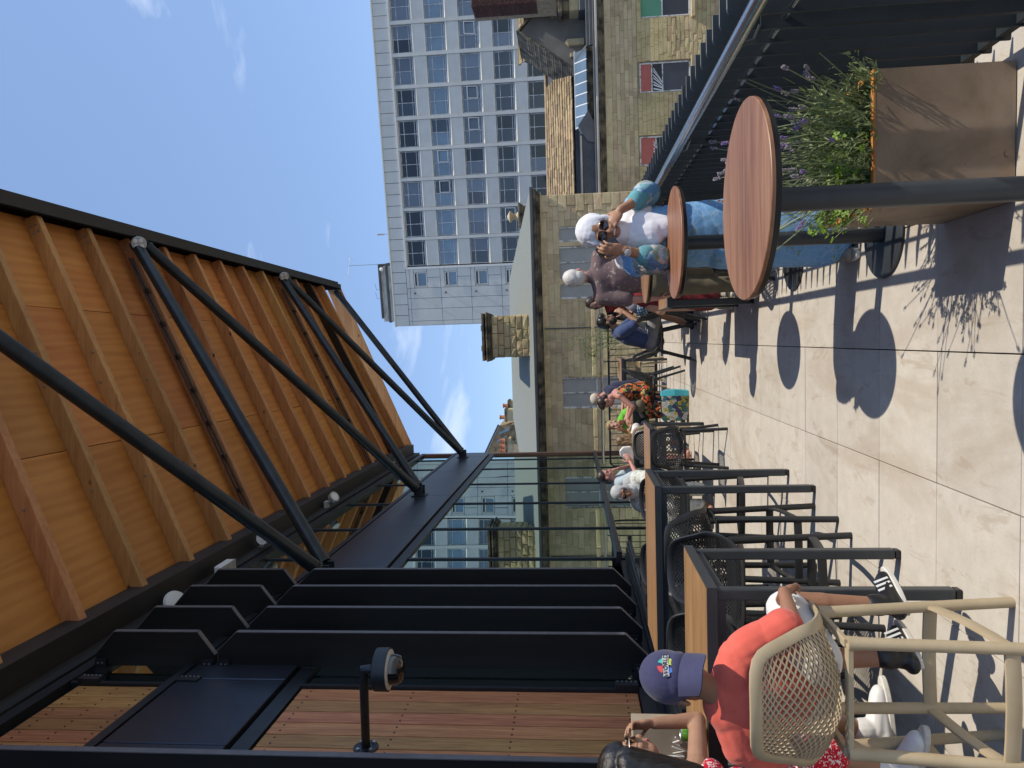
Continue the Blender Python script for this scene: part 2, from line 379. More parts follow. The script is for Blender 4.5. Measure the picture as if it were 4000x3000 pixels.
M['gutter'] = mat('weathered_gutter', (.30, .29, .26), (.48, .46, .42), 3, (.3, 1, 1), rough=.8, coord='Position')
M['black'] = mat('black_plastic', (.01, .01, .011), rough=.35); M['blackmetal'] = mat('black_railing_metal', (.012, .013, .015), rough=.45)
M['screen'] = mat('phone_screen', (.01, .01, .012), rough=.08, spec=.8)
# ------------------------------------------------------------------ pavilion on the left: glazed front, louvre boards, timber soffit on steel struts
def xf(Y): return -2.76-.029*(Y-5.3)
FD = Vector((-.029, 1, 0)).normalized(); FN = Vector((1, .029, 0)).normalized()
def fp(Y, d, z): return Vector((xf(Y), Y, z))+FN*d
pav = thing('pavilion_building', 'glazed pavilion with black louvre boards and a timber soffit propped on steel struts', 'building', (xf(5.3), 5.3, 0))
def fbox(m, Y0, Y1, d0, d1, z0, z1, mi=0):
    return m.obox((fp(Y0, d0, z0)+fp(Y1, d1, z1))/2, FD*(Y1-Y0)/2*1.0004, FN*(d1-d0)/2, V(0, 0, (z1-z0)/2), mi)
YEND = 19.47
MUL = [9.04, 10.71, 12.67, 14.70, 16.79, 18.38]
MULA = [5.35, 7.2]+MUL
# interior behind the glass
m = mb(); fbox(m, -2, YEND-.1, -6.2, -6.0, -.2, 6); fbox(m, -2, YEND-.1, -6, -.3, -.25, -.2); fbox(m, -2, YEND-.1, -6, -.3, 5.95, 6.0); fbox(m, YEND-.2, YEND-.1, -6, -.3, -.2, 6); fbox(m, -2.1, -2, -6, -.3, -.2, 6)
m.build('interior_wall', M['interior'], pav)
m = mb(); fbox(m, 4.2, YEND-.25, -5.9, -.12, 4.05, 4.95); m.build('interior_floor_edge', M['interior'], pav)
# spandrel band in panels
for a, b in zip([2.2, 4.4, 5.37, 8.0, 10.71, 13.2, 16.1, 18.62], [4.4, 5.37, 8.0, 10.71, 13.2, 16.1, 18.62, YEND]):
    m = mb(); fbox(m, a+.006, b-.006, -.05, .055, 4.05, 4.95); m.build('spandrel_panel', M['spandrel'], pav, bevel=.006)
m = mb()
for z0, z1, d in ((3.90, 4.03, .02), (4.965, 5.04, .06), (5.88, 5.99, .05)): fbox(m, 2.2, YEND, -.08, d, z0, z1)
m.build('head_frame', M['frame'], pav)
m = mb(); fbox(m, 9.0, YEND-.28, -.06, .10, 1.06, 1.135); m.build('transom', M['frame2'], pav, bevel=.005)
m = mb(); fbox(m, 2.2, YEND, -.08, .05, -.02, .07); m.build('sill_frame', M['frame'], pav)
for Y in MULA[0:1]+MULA[1:]:
    for z0, z1 in ((.07 if Y > 8.5 else 1.2, 3.90), (5.04, 5.88)):
        m = mb(); fbox(m, Y-.024, Y+.024, -.10, .012, z0, z1); m.build('mullion', M['frame'], pav, bevel=.004)
edges = MULA+[YEND-.27]
for a, b in zip(edges[:-1], edges[1:]):
    for z0, z1 in (((.07, 1.06), (1.135, 3.90)) if a > 8.5 else ((1.2, 3.90),))+((5.04, 5.88),):
        m = mb(); fbox(m, a+.025, b-.025, -.022, -.008, z0, z1); m.build('glass_pane', M['glass'], pav)
# near panel of vertical boards, low and high
jo = [5.31, 5.125, 4.952, 4.791, 4.624, 4.461, 4.29, 4.12, 3.95, 3.79]
for a, b in zip(jo[1:], jo[:-1]):
    for z0, z1, d in ((1.20, 3.88, .0), (5.06, 5.80, .0)):
        m = mb(); fbox(m, a+.005, b-.005, -.03, .012, z0, z1); bo = m.build('board', M['board'], pav, bevel=.003)
        s = mb()
        for z in ([z0+.09]+[z0+.09+k*(z1-z0-.18)/(3 if z0 < 2 else 1) for k in (1, 2, 3)][: (3 if z0 < 2 else 1)]+([] if z0 < 2 else [(z0+z1)/2])):
            for t in (.28, .72): s.lathe([(.0075, 0), (.0075, .003)], fp(a+(b-a)*t, .0125, z), 8, axis=FN)
        s.build('screw', M['black'], bo)
m = mb(); fbox(m, 5.313, 5.35, -.06, .035, 1.1, 3.90); fbox(m, 5.313, 5.35, -.06, .035, 5.04, 5.88); fbox(m, 3.6, 5.35, -.06, .04, 1.09, 1.19)
fbox(m, 3.6, 5.3, -.05, -.034, 1.19, 3.9); fbox(m, 3.6, 5.3, -.05, -.034, 5.04, 5.88); m.build('board_frame', M['frame'], pav)
# ribbed upstand under the louvres
m = mb(); fbox(m, 2.2, 8.95, -.06, .0, .07, 1.09)
for k in range(9): fbox(m, 2.2, 8.95, 0, .03+.012*(k % 2), .12+.105*k, .17+.105*k)
m.build('ribbed_upstand', M['frame'], pav)
m = mb()
for k in range(4): fbox(m, 3.7, 8.95, .05+.075*k, .085+.075*k, 1.0-.012*k, 1.03-.012*k)
for Y in (4.4, 5.35, 6.0, 6.6, 7.2, 7.8, 8.8): fbox(m, Y-.02, Y+.02, .0, .36, .95, 1.0)
m.build('drip_grating', M['frame'], pav)
# louvre boards: tall lower ones and short upper ones with chamfered corners
def louvre(Y, z0, z1, lower, near=False):
    t = .045; di, do = .035, .335; c = .17
    poly = [(di, z0-.02 if lower else z0), (di+.11, z0-.02 if lower else z0), (do, z0+c), (do, z1-c), (di+.14, z1), (di, z1)]
    if not lower: poly = [(di, z0), (di+.10, z0), (do, z0+.15), (do, z1-.18), (di+.10, z1), (di, z1)]
    if near: poly = [(di-.02, z0), (do, z0), (do, z1), (di-.02, z1)]
    P = [fp(Y, d, z) for d, z in poly]
    o = mb().prism(P, FD*t).build('louvre_board', M['fin'], pav, bevel=.002)
    e = mb(); n = len(poly); idx = [(1, 2), (2, 3), (3, 4)] if not near else [(1, 2)]
    for i, j in idx:
        a, b = fp(Y+t/2, *poly[i]), fp(Y+t/2, *poly[j]); nn = FD.cross(b-a).normalized()
        if nn.dot(FN) < 0: nn = -nn
        e.obox((a+b)/2+nn*.0035, (b-a)/2*.997, FD*(t/2+.001), nn*.003)
    e.build('edge_strip', M['finedge'], o)
    if near: return
    for z in (z0+.06, z1-.06):
        k = mb(); fbox(k, Y-.025, Y-.003, -.02, .10, z-.05, z+.05); fbox(k, Y-.045, Y+.02, -.02, .03, z-.07, z+.07); k.build('bracket', M['frame'], o)
        k = mb()
        for q in (-.02, .02): k.lathe([(.008, 0), (.008, .008)], fp(Y-.025, .07, z+q), 8, axis=-FD)
        k.build('bolt', M['galv'], o)
for Y in (5.64, 6.243, 6.868, 7.45):
    louvre(Y, 1.09, 4.76, True); louvre(Y, 4.79, 5.885, False)
louvre(3.80, .2, 6.2, True, True)
for z in (1.28, 4.86, 5.72):
    m = mb(); fbox(m, 5.31, 5.39, .03, .07, z-.09, z+.09); o = m.build('hinge_plate', M['frame'], pav)
    for k in range(5): mb().lathe([(.007, 0), (.007, .008)], fp(5.37, .07, z-.07+.035*k), 8, axis=FN).build('bolt', M['galv'], o)
# far corner
for z0, z1 in ((-3, 1.06), (1.135, 3.9), (5.04, 5.9)):
    for k in range(2):
        m = mb(); fbox(m, YEND-.26+.13*k+.004, YEND-.13+.13*k-.004, -.08, .045, z0, z1); m.build('board', M['board_end'], pav, bevel=.003)
m = mb(); fbox(m, YEND-.27, YEND-.01, -6.2, -.085, -3, 6); m.build('end_wall', M['frame'], pav)
# ---- roof: soffit plane from the wall plate up to the fascia
ZL, ZU = 6.16, 8.25
def xu(Y): return 1.80-.0105*(Y-7.8)
def rl(k): return 7.98+.955*k+.007*k*k*(1 if k > 0 else -1)
def ru(k): return 8.31+.905*k
def rpt(k, t, dz=0):
    a = Vector((xf(rl(k))+.30, rl(k), ZL+.14+.012*(rl(k)-8))); b = Vector((xu(ru(k))-.03, ru(k), ZU))
    p = a+(b-a)*t; return p+Vector((-.42, 0, .9))*dz
KS = list(range(-7, 12))
RUP = Vector((-.43, 0, .90)).normalized()
for k in KS:
    a, b = rpt(k, 0), rpt(k, 1); d, s, u = frame(b-a, RUP)
    mt = M['rafter']; w, h = .095, .185
    m = mb(); m.obox((a+b)/2+u*h/2, (b-a)/2, s*w/2, u*h/2)
    if k == 10: o = m.build('steel_rafter', M['fascia'], pav)
    else: o = m.build('rafter', mt, pav, bevel=.005)
    if k in (10,): continue
    q = mb()
    for t, dz in ((.955, .05), (.955, .12), (.973, .055), (.973, .125), (.25, .09), (.52, .12), (.60, .05)):
        mb().lathe([(.016, 0), (.016, .006), (.009, .006), (.009, .02)], a+(b-a)*t+u*dz-s*(-w/2 if s.y < 0 else w/2), 8, axis=(0, -1, 0)).build('bolt', M['galv'], o)
# plywood sheets between rafters
for k0, k1 in zip(KS[:-1], KS[1:]):
    for t0, t1 in ((0, .36), (.362, .74), (.742, 1.012)):
        P = [rpt(k0, t0, .187), rpt(k1, t0, .187), rpt(k1, t1, .187), rpt(k0, t1, .187)]
        mb().prism(P, RUP*.02).build('soffit_panel', M['ply'], pav)
# dark strip between wall head and the rafter feet, and the roof covering
Ya, Yb = 1.2, 19.62
m = mb()
for d0, d1, z0, z1 in ((-.10, .30, 6.16, 6.40), (-.08, .06, 5.99, 6.16)):
    m.prism([Vector((xf(Ya)+d0, Ya, z0)), Vector((xf(Ya)+d1, Ya, z0)), Vector((xf(Ya)+d1, Ya, z1)), Vector((xf(Ya)+d0, Ya, z1))], Vector((xf(Yb)-xf(Ya), Yb-Ya, (z0-6.16)*0+.10)))
m.build('wall_plate', M['soffitband'], pav)
m = mb()
for k0, k1 in zip(KS[:-1], KS[1:]): m.prism([rpt(k0, -.12, .25), rpt(k1, -.12, .25), rpt(k1, 1.03, .25), rpt(k0, 1.03, .25)], RUP*.12)
m.build('roof_deck', M['fascia'], pav)
# fascia
m = mb()
for (xa, xb, za, zb) in ((-.02, .10, -.06, .40), (.10, .17, .02, .42), (.17, .23, .36, .43)):
    A = [Vector((xu(Ya)+xa, Ya, ZU+za)), Vector((xu(Ya)+xb, Ya, ZU+za)), Vector((xu(Ya)+xb, Ya, ZU+zb)), Vector((xu(Ya)+xa, Ya, ZU+zb))]
    m.prism(A, Vector((xu(Yb)-xu(Ya), Yb-Ya, 0)))
m.build('fascia', M['fascia'], pav)
m = mb(); m.prism([Vector((xu(Ya)-.05, Ya, ZU-.07)), Vector((xu(Ya)-.025, Ya, ZU-.07)), Vector((xu(Ya)-.025, Ya, ZU+.4)), Vector((xu(Ya)-.05, Ya, ZU+.4))], Vector((xu(Yb)-xu(Ya), Yb-Ya, 0))); m.build('inner_fascia', mat('matt_black_board', (.012, .011, .011), rough=1, spec=0), pav)
A = [Vector((xf(Yb)+.2, Yb, ZL+.12)), Vector((xu(Yb), Yb, ZU-.04)), Vector((xu(Yb)+.2, Yb, ZU+.43)), Vector((xf(Yb)-.1, Yb, ZL+.6))]
mb().prism(A, (0, .05, 0)).build('verge_board', M['rafter'], pav)
# struts in zigzag
def node(Y): return fp(Y, .16, 4.67)
FT = {0: Vector((1.71, 4.95, 8.17)), 1: Vector((1.69, 10.2, 8.17)), 2: Vector((1.645, 15.5, 8.17)), 3: Vector((1.53, 19.25, 8.17))}
def strut(a, b):
    a, b = Vector(a), Vector(b); d = (b-a).normalized()
    o = mb().tube([a+d*.10, b-d*.10], .083, 20).build('strut', M['steel'], pav, smooth=True)
    e = mb()
    for p, s in ((a, 1), (b, -1)):
        e.tube([p+d*s*.08, p+d*s*.12], .094, 20); e.obox(p+d*s*.03, d*.09, FD*.012, d.cross(FD).normalized()*.07)
        e.obox(p+d*s*.02+FD*.05, d*.05, FD*.006, d.cross(FD).normalized()*.06)
    e.build('end_plate', M['steel'], o)
for Yn, ts in ((8.0, (1, 0)), (13.2, (2, 1)), (18.55, (3, 2))):
    for j, t in enumerate(ts): strut(node(Yn)+FD*(.06 if j == 0 else -.06)*1.3, FT[t]+V(0, .10*(1 if j else -1), 0))
for Yn in (2.75, 8.0, 13.2, 18.55):
    m = mb(); fbox(m, Yn-.13, Yn+.13, .055, .075, 4.53, 4.81); fbox(m, Yn-.10, Yn-.08, .07, .25, 4.58, 4.76); fbox(m, Yn+.08, Yn+.10, .07, .25, 4.58, 4.76); m.build('node_plate', M['steel'], pav, bevel=.003)
strut(node(2.75)+FD*.06, FT[0]-V(0, .1, 0))
# black cable runs clipped beside two rafters
for k in (2, 8):
    a, b = rpt(k, .01, .06), rpt(k, .93, .06); off = V(0, -.085, 0)
    m = mb().tube([a+off+V(0, 0, -.02), a+(b-a)*.5+off+V(0, .01, -.01), b+off], .016, 8); m.tube([a+off+V(0, -.025, .03), b+off+V(0, -.025, .03)], .012, 8)
    m.tube([a+off, a+off+V(-.1, .25, -.05)], .014, 8)
    for i in range(1, 8): m.obox(a+(b-a)*i/8+off, V(.03, 0, .015), V(0, .03, 0), V(-.01, 0, .03))
    m.build('cable_run', M['black'], pav)

# ---- lamps and cameras fixed to the pavilion (each a thing of its own)
def floodlight(loc, label, aim):
    t = thing('floodlight', label, 'floodlight', loc, 0, 'round floodlights on the roof edge'); c = Vector(loc); aim = Vector(aim).normalized()
    mb().lathe([(.035, -.06), (.085, -.04), (.105, -.018), (.105, .0), (.098, .006)], c, 24, axis=aim).build('housing', M['lampgrey'], t, smooth=True)
    m = mb(); d, a, b = frame(aim)
    for i in (-1, 1):
        for j in (-1, 1): m.lathe([(.032, .006), (.03, .012), (.01, .014)], c+a*i*.038+b*j*.038, 12, axis=aim)
    m.build('lens', M['white'], t, smooth=True)
    mb().tube([c-aim*.05, c-aim*.10+V(-.03, 0, .06), c-aim*.12+V(-.08, .0, .12)], .015, 8).build('bracket', M['lampgrey'], t)
floodlight((1.62, 9.98, 8.02), 'round grey floodlight under the fascia at the top of the nearer strut pair', (-.2, -1, -.35))
floodlight((1.60, 15.25, 8.02), 'round grey floodlight under the fascia at the top of the farther strut pair', (-.6, -.8, -.5))
def wall_spot(Y, label, z=5.98):
    p = fp(Y, .26, z); t = thing('wall_spotlight', label, 'spotlight', p, 0, 'spotlights at the foot of the soffit')
    aim = Vector((.55, -.35, -.75)).normalized()
    mb().lathe([(.05, -.08), (.085, -.06), (.092, .015), (.096, .022), (.085, .024)], p, 24, axis=aim).build('housing', M['lampgrey'], t, smooth=True)
    mb().lathe([(.07, .025), (.06, .028)], p, 20, axis=aim).build('lens', M['white'], t)
    m = mb(); m.tube([p-aim*.05, p+V(-.10, .05, .10), p+V(-.16, .05, .16)], .02, 8); m.obox(p+V(-.15, .05, .16), V(.06, 0, 0), V(0, .07, 0), V(0, 0, .03)); m.build('bracket', M['lampgrey'], t)
wall_spot(12.09, 'round white spotlight on a bracket where the soffit meets the glazed wall')
wall_spot(16.95, 'small white spotlight far along the glazed wall behind a bluish strut', 6.02)
p = V(-2.66, 9.32, 6.0); t = thing('security_camera', 'white tube shaped security camera under the soffit above a bluish strut', 'camera', p)
mb().tube([p+V(-.02, .16, .0), p+V(.05, -.16, -.03)], .085, 20).build('camera_body', M['white'], t, smooth=True); mb().bar(p+V(-.05, .1, .08), p+V(-.2, .15, .16), .05, .05).build('bracket', M['lampgrey'], t)
p = V(-2.70, 8.16, 6.0); t = thing('junction_box', 'white box with a lid under the soffit beside the louvre tops', 'box', p)
mb().obox(p, V(.07, 0, .0), V(0, .16, 0), V(0, 0, .055)).build('box_body', M['white'], t, bevel=.012); mb().obox(p+V(.0, 0, -.058), V(.072, 0, 0), V(0, .162, 0), V(0, 0, .008)).build('lid', M['lampgrey'], t, bevel=.003)
p = V(-2.72, 7.10, 6.02); t = thing('round_light', 'white round light half hidden behind an upper louvre board', 'lamp', p)
mb().lathe([(.02, -.05), (.11, -.04), (.125, 0), (.11, .03), (.05, .04)], p, 24, axis=(.5, -.4, -.7)).build('housing', M['white'], t, smooth=True); mb().bar(p, p+V(-.15, .05, .15), .04, .04).build('bracket', M['lampgrey'], t)
# dome camera on an arm
c0 = fp(4.47, .013, 3.10)
t = thing('dome_camera', 'dark dome camera hanging from a grey arm on the timber boards', 'camera', c0)
mb().lathe([(.085, 0), (.085, .008), (.05, .012)], c0, 24, axis=FN).build('wall_flange', M['frame'], t, smooth=True)
m = mb()
for i in range(4): q = R(45+90*i); m.lathe([(.012, 0), (.012, .014)], c0+FN*.008+V(0, math.cos(q)*.062, math.sin(q)*.062), 8, axis=FN)
m.build('bolt', M['galv'], t)
e = V(-2.10, 4.32, 3.045)
mb().tube([c0+FN*.01, e+V(-.03, 0, .0), e, e+V(0, 0, -.03), e+V(0, 0, -.075)], .029, 16).build('arm', M['frame'], t, smooth=True)
mb().lathe([(.03, -.07), (.10, -.075), (.133, -.09), (.135, -.175), (.126, -.175), (.126, -.165)], e, 32).build('housing', M['frame'], t, smooth=True)
mb().lathe([(.12, -.16), (.125, -.178), (.095, -.185)], e, 32).build('trim_ring', M['white'], t, smooth=True)
mb().lathe([(.094, -.165), (.094, -.22), (.082, -.25), (.05, -.268), (.002, -.274)], e, 28).build('dome', M['domeglass'], t, smooth=True)
# ------------------------------------------------------------------ terrace floor, balustrade, end railing, planter
floor = mb().box(-3.6, 1.75, -3, 13.95, -.4, -.034).build('terrace_floor', M['sub'], kind='structure')
m = mb(); m.box(-3.6, 1.75, -3, 13.95, -.6, -.41); m.build('terrace_slab', M['sub'], kind='structure')
mb().box(-400, 400, -60, 700, -12.2, -12).build('ground', mat('street_ground', (.20, .195, .18), (.28, .27, .25), .3, rough=.95), kind='structure')
m = mb(); m.box(-12, 9.0, 14.6, 25.9, -3.3, -3.2); m.build('added_bounce_yard', mat('pale_bounce_surface', (.40, .385, .35), (.47, .45, .41), .8, rough=.9, coord='Position'), kind='structure')  # pale surface added below the terrace to bounce sunlight onto the sandstone wall
XS = [-.1045+.6*k for k in range(-5, 4)]
SL = {}
for i, x in enumerate(XS):
    for j in range(-4, 19):
        y = 2.7012+.6*j; x0, x1 = x+.0028, x+.6-.0028
        w = min(x1, 1.74)-x0; y1 = min(y+.5972, 13.93)
        if y1-y < .1: continue
        key = (round(w, 3), round(y1-y, 3))
        if key not in SL: SL[key] = mb().box(0, w, 0, y1-y-.0028, -.03, 0).mesh('paving_slab', M['slab'], bevel=.0016)
        o = link('paving_slab', SL[key], floor); o.location = (x0, y+.0028, RNG.uniform(-.0012, .0008))
# right hand balustrade: upright plates, stainless handrail, through bar
bal = thing('balustrade', 'dark metal balustrade of upright plates with a round stainless handrail', 'railing', (1.05, 2, 0))
def plate(wide):
    # rounded top corner on the side of the terrace
    w, h0, h1, r = .105, .075, 1.125, .022
    P = [(0, h0+.004), (w, h0), (w, h1)]+[(r-r*math.sin(q), h1-r+r*math.cos(q)) for q in np.linspace(0, math.pi/2, 6)]
    return mb().prism([V(x, 0, z) for x, z in P], (0, .010, 0)).mesh('fin_plate', M['finplate'], bevel=.0012)
pm = plate(0); FY = [1.53+.1125*k for k in range(110)]
FY = [y for y in FY if y < 13.4]
for i, y in enumerate(FY):
    o = link('fin_plate', pm, bal); o.location = V(1.0, y, 0)-bal.location; o.rotation_euler = (0, 0, RNG.normal(0, .004))
mb().tube([(.94, 1.2, 1.085), (.94, 13.35, 1.085)], .024, 20).build('handrail', M['stainless'], bal, smooth=True)
mb().tube([(1.017, 1.2, .925), (1.017, 13.35, .925)], .0105, 10).build('through_bar', M['stainless'], bal, smooth=True)
mb().box(1.006, 1.06, 1.2, 13.35, .10, .13).build('bottom_rail', M['finplate'], bal, bevel=.003)
for y in [2.4+1.35*k for k in range(9)]:
    m = mb(); m.tube([(.94, y, 1.07), (.955, y, 1.02), (1.0, y, 1.0)], .008, 8); m.box(.985, 1.11, y-.006, y+.006, 0, 1.0); m.box(.97, 1.13, y-.05, y+.05, 0, .012); m.build('rail_post', M['finplate'], bal)
# end railing: thin black bars under a stainless top rail
A, B = V(.72, 13.33, 0), V(-2.42, 13.52, 0)
er = thing('end_railing', 'black bar railing with a stainless top rail across the far end of the terrace', 'railing', A)
mb().tube([A+V(0, 0, 1.1), B+V(0, 0, 1.1)], .024, 14).build('top_rail', M['stainless'], er, smooth=True)
m = mb(); m.bar(A+V(0, 0, .96), B+V(0, 0, .96), .04, .035); m.bar(A+V(0, 0, .07), B+V(0, 0, .07), .045, .05)
m.tube([B+V(0, 0, .96), B+V(-.05, 0, .9), B+V(-.06, 0, .75), B+V(-.06, 0, .05)], .016, 8); m.build('rail_frame', M['blackmetal'], er)
nb = 27
for i in range(nb+1):
    p = A+(B-A)*i/nb; mb().tube([p+V(0, 0, .05), p+V(0, 0, 1.05 if i % 5 == 0 else .95)], .0075 if i % 5 else .011, 6).build('bar', M['blackmetal'], er)
m = mb(); m.bar(A+V(0, .02, .42), B+V(0, .02, .42), .008, .008); m.build('wire', M['blackmetal'], er)
# corten planter
pl = thing('steel_planter', 'square weathered steel planter with a bright rusty rim at the balustrade', 'planter', (.71, 3.0, 0))
x0, x1, y0, y1, H = .457, .962, 2.752, 3.252, .5
m = mb()
for b_ in ((x0, x1, y0, y0+.006), (x0, x1, y1-.006, y1), (x0, x0+.006, y0+.006, y1-.006), (x1-.006, x1, y0+.006, y1-.006)): m.box(*b_, .004, H-.004)
m.build('panel', M['corten'], pl)
m = mb()
for b_ in ((x0-.001, x1+.001, y0-.001, y0+.022), (x0-.001, x1+.001, y1-.022, y1+.001), (x0-.001, x0+.022, y0+.022, y1-.022), (x1-.022, x1+.001, y0+.022, y1-.022)): m.box(*b_, H-.004, H+.003)
m.build('rim', M['rust'], pl)
mb().box(x0+.008, x1-.008, y0+.008, y1-.008, .3, H-.07).build('soil', M['soil'], pl)
mb().lathe([(.012, 0), (.012, .003)], (.63, y0-.0005, .03), 12, axis=(0, -1, 0)).build('plug', M['corten'], pl)
# lavender and a low leafy plant
def leafm(name, c1, c2, tr=.35):
    m, nt, b, out = nodes(name); col = objrand(nt, ramp(nt, noise(nt, coords(nt, 'Position'), 35, 2), [(.35, c1), (.65, c2)]), .1)
    setc(nt, b, 'Base Color', col); b.inputs['Roughness'].default_value = .5
    t = nt.nodes.new('ShaderNodeBsdfTranslucent'); nt.links.new(col, t.inputs[0]); mx = nt.nodes.new('ShaderNodeMixShader'); mx.inputs[0].default_value = tr
    nt.links.new(b.outputs[0], mx.inputs[1]); nt.links.new(t.outputs[0], mx.inputs[2]); nt.links.new(mx.outputs[0], out.inputs[0]); return m
M['lav_leaf'] = leafm('lavender_leaf', (.24, .32, .12), (.42, .50, .24)); M['bright_leaf'] = leafm('cranesbill_leaf', (.15, .29, .03), (.28, .44, .06))
M['bamboo_leaf'] = leafm('bamboo_leaf', (.13, .20, .05), (.22, .31, .09)); M['stem'] = leafm('green_stem', (.22, .28, .13), (.32, .37, .20), .1)
M['lav_flower'] = mat('lavender_flower', (.20, .13, .33), (.34, .25, .50), 60, rough=.8); M['lav_grey'] = mat('faded_lavender', (.25, .22, .27), (.38, .34, .38), 60, rough=.8)
def blade(m, p, d, L, w, droop=.25, mi=0):
    p = Vector(p); d = Vector(d).normalized(); s = d.cross(V(0, 0, 1)); s = (s if s.length > .01 else V(1, 0, 0)).normalized(); n = s.cross(d)
    s = (s*math.cos(RNG.uniform(0, 3.1))+n*math.sin(RNG.uniform(0, 3.1))).normalized()
    a, b, c = p, p+d*L*.5, p+d*L+V(0, 0, -droop*L)
    m.add([a-s*w*.3, a+s*w*.3, b+s*w*.5, b-s*w*.5, c], [(0, 1, 2, 3), (3, 2, 4)], mi)
def rdir(zlo, zhi):
    q = RNG.uniform(0, 2*math.pi); z = RNG.uniform(zlo, zhi); k = math.sqrt(max(0, 1-z*z)); return V(math.cos(q)*k, math.sin(q)*k, z)
lav = thing('lavender_plant', 'bushy lavender with long flower stalks growing in the steel planter', 'plant', (.78, 3.0, .43))
lf = mb(); st = mb(); f1 = mb(); f2 = mb()
for i in range(380):
    b0 = V(RNG.uniform(.52, .93), RNG.uniform(2.78, 3.22), .44); d = (V(b0.x-.74, b0.y-3.0, 0)*1.5+rdir(.5, 1.0)).normalized(); d.z = abs(d.z)+.25; d.normalize()
    L = RNG.uniform(.07, .20)*(1.35 if b0.x > .7 else .8); tip = b0+d*L+V(0, 0, .02); st.tube([b0, b0+d*L*.5, tip], .0013, 4)
    for k in range(15):
        t = RNG.uniform(.15, 1); blade(lf, b0+d*L*t, (rdir(-.1, 1)+d*.9), RNG.uniform(.022, .05), .0068, .1)
for i in range(110):
    b0 = V(RNG.uniform(.55, .92), RNG.uniform(2.80, 3.2), .48); d = (V((b0.x-.72)*1.2, (b0.y-3.0)*1.2, 0)+rdir(.55, 1.0)*.75+V(-.06, .06, .45)).normalized(); L = RNG.uniform(.22, .52)
    side = rdir(-.2, .2); pts = [b0+d*L*t+side*.05*t*t for t in (0, .4, .75, 1)]; st.tube(pts, [.0034, .003, .0024, .0018], 5)
    g = f1 if RNG.random() < .3 else f2; dd = (pts[3]-pts[2]).normalized()
    for k in range(6):
        for q in range(4): g.ell(pts[3]+dd*(.005*k+.002)+rdir(-.3, .3)*.0055, (.003, .003, .004), 5, 4)
    for k in range(6): blade(lf, b0+d*L*RNG.uniform(.1, .6), rdir(.1, .9), .03, .004, .1)
lf.build('leaves', M['lav_leaf'], lav, kind='stuff'); st.build('stems', M['stem'], lav, kind='stuff'); f1.build('flowers', M['lav_flower'], lav, kind='stuff'); f2.build('faded_flowers', M['lav_grey'], lav, kind='stuff')
crn = thing('cranesbill_plant', 'bright green low leafy plant spilling over the left of the planter', 'plant', (.56, 2.9, .43))
lf = mb(); st = mb()
for i in range(240):
    b0 = V(RNG.uniform(.47, .72), RNG.uniform(2.77, 3.24), .43); tip = b0+V(RNG.uniform(-.09, .05), RNG.uniform(-.05, .05), RNG.uniform(.05, .20)); 
    if i % 6 == 0: tip += V(-.03, 0, -.02)
    st.tube([b0, tip], .0011, 4); q0 = RNG.uniform(0, 6.28); n = rdir(.5, 1); a = n.orthogonal().normalized(); b = n.cross(a)
    for k in range(5):
        q = q0+k*1.15; d = a*math.cos(q)+b*math.sin(q); s = n.cross(d); L = RNG.uniform(.012, .021)
        lf.add([tip, tip+d*L*.6-s*L*.32, tip+d*L*.8-s*L*.36+n*.002, tip+d*L, tip+d*L*.8+s*L*.36+n*.002, tip+d*L*.6+s*L*.32], [(0, 1, 2, 3), (0, 3, 4, 5)])
lf.build('leaves', M['bright_leaf'], crn, kind='stuff'); st.build('stems', M['stem'], crn, kind='stuff')
# feathery shrub at the end railing
bam = thing('feathery_shrub', 'feathery light green shrub at the end railing behind the man in the mauve shirt', 'plant', (-.15, 13.0, 0))
mb().lathe([(.16, 0), (.2, .02), (.24, .42), (.22, .42), (.2, .36), (.002, .36)], (.05, 13.0, 0), 20).build('pot', M['tmetal'], bam, smooth=True)
lf = mb(); st = mb()
for (bx, tx, tz) in ((.0, -.22, 1.55), (.05, .0, 1.62), (.08, .10, 1.5), (.0, -.35, 1.42), (.02, -.12, 1.75), (.04, -.60, 1.36), (.02, -.72, 1.2), (.06, .2, 1.3), (.03, -.3, 1.25), (.03, -.02, 1.35), (.02, -.18, 1.3)):
    P = [V(bx, 13.0, .36), V(bx*.6+tx*.25, 13.0, .36+(tz-.36)*.5), V(bx*.2+tx*.7, 13.0+RNG.uniform(-.05, .05), .36+(tz-.36)*.85), V(tx, 13.0, tz)]
    st.tube(P, [.006, .005, .004, .002], 5)
    for k in range(46):
        t = RNG.uniform(.3, 1)*3; i = min(int(t), 2); p = P[i]+(P[i+1]-P[i])*(t-i); blade(lf, p+rdir(-.5, .5)*.02, rdir(-.3, .8), RNG.uniform(.05, .10), .009, .2)
lf.build('leaves', M['bamboo_leaf'], bam, kind='stuff'); st.build('stems', M['stem'], bam, kind='stuff')
# ------------------------------------------------------------------ buildings beyond the terrace
# one chamfered unit stone in a few variants, scaled to every course (shared meshes)
def unit_stone(rough):
    m = MB(); q = lambda: RNG.uniform(-rough, rough)
    e = .04
    F0 = [(0, 1, 0), (1, 1, 0), (1, 1, 1), (0, 1, 1)]; F1 = [(0, .25+q()*.3, 0), (1, .25+q()*.3, 0), (1, .25+q()*.3, 1), (0, .25+q()*.3, 1)]
    F2 = [(e, q(), e*2.2), (1-e, q(), e*2.2), (1-e, q(), 1-e*2.2), (e, q(), 1-e*2.2)]
    cm = (RNG.uniform(.35, .65), -abs(q())*1.3, RNG.uniform(.35, .65))
    return m.add(F0+F1+F2+[cm], [(4, 5, 9, 8), (5, 6, 10, 9), (6, 7, 11, 10), (7, 4, 8, 11), (8, 9, 12), (9, 10, 12), (10, 11, 12), (11, 8, 12), (0, 1, 5, 4), (1, 2, 6, 5), (2, 3, 7, 6), (3, 0, 4, 7)])
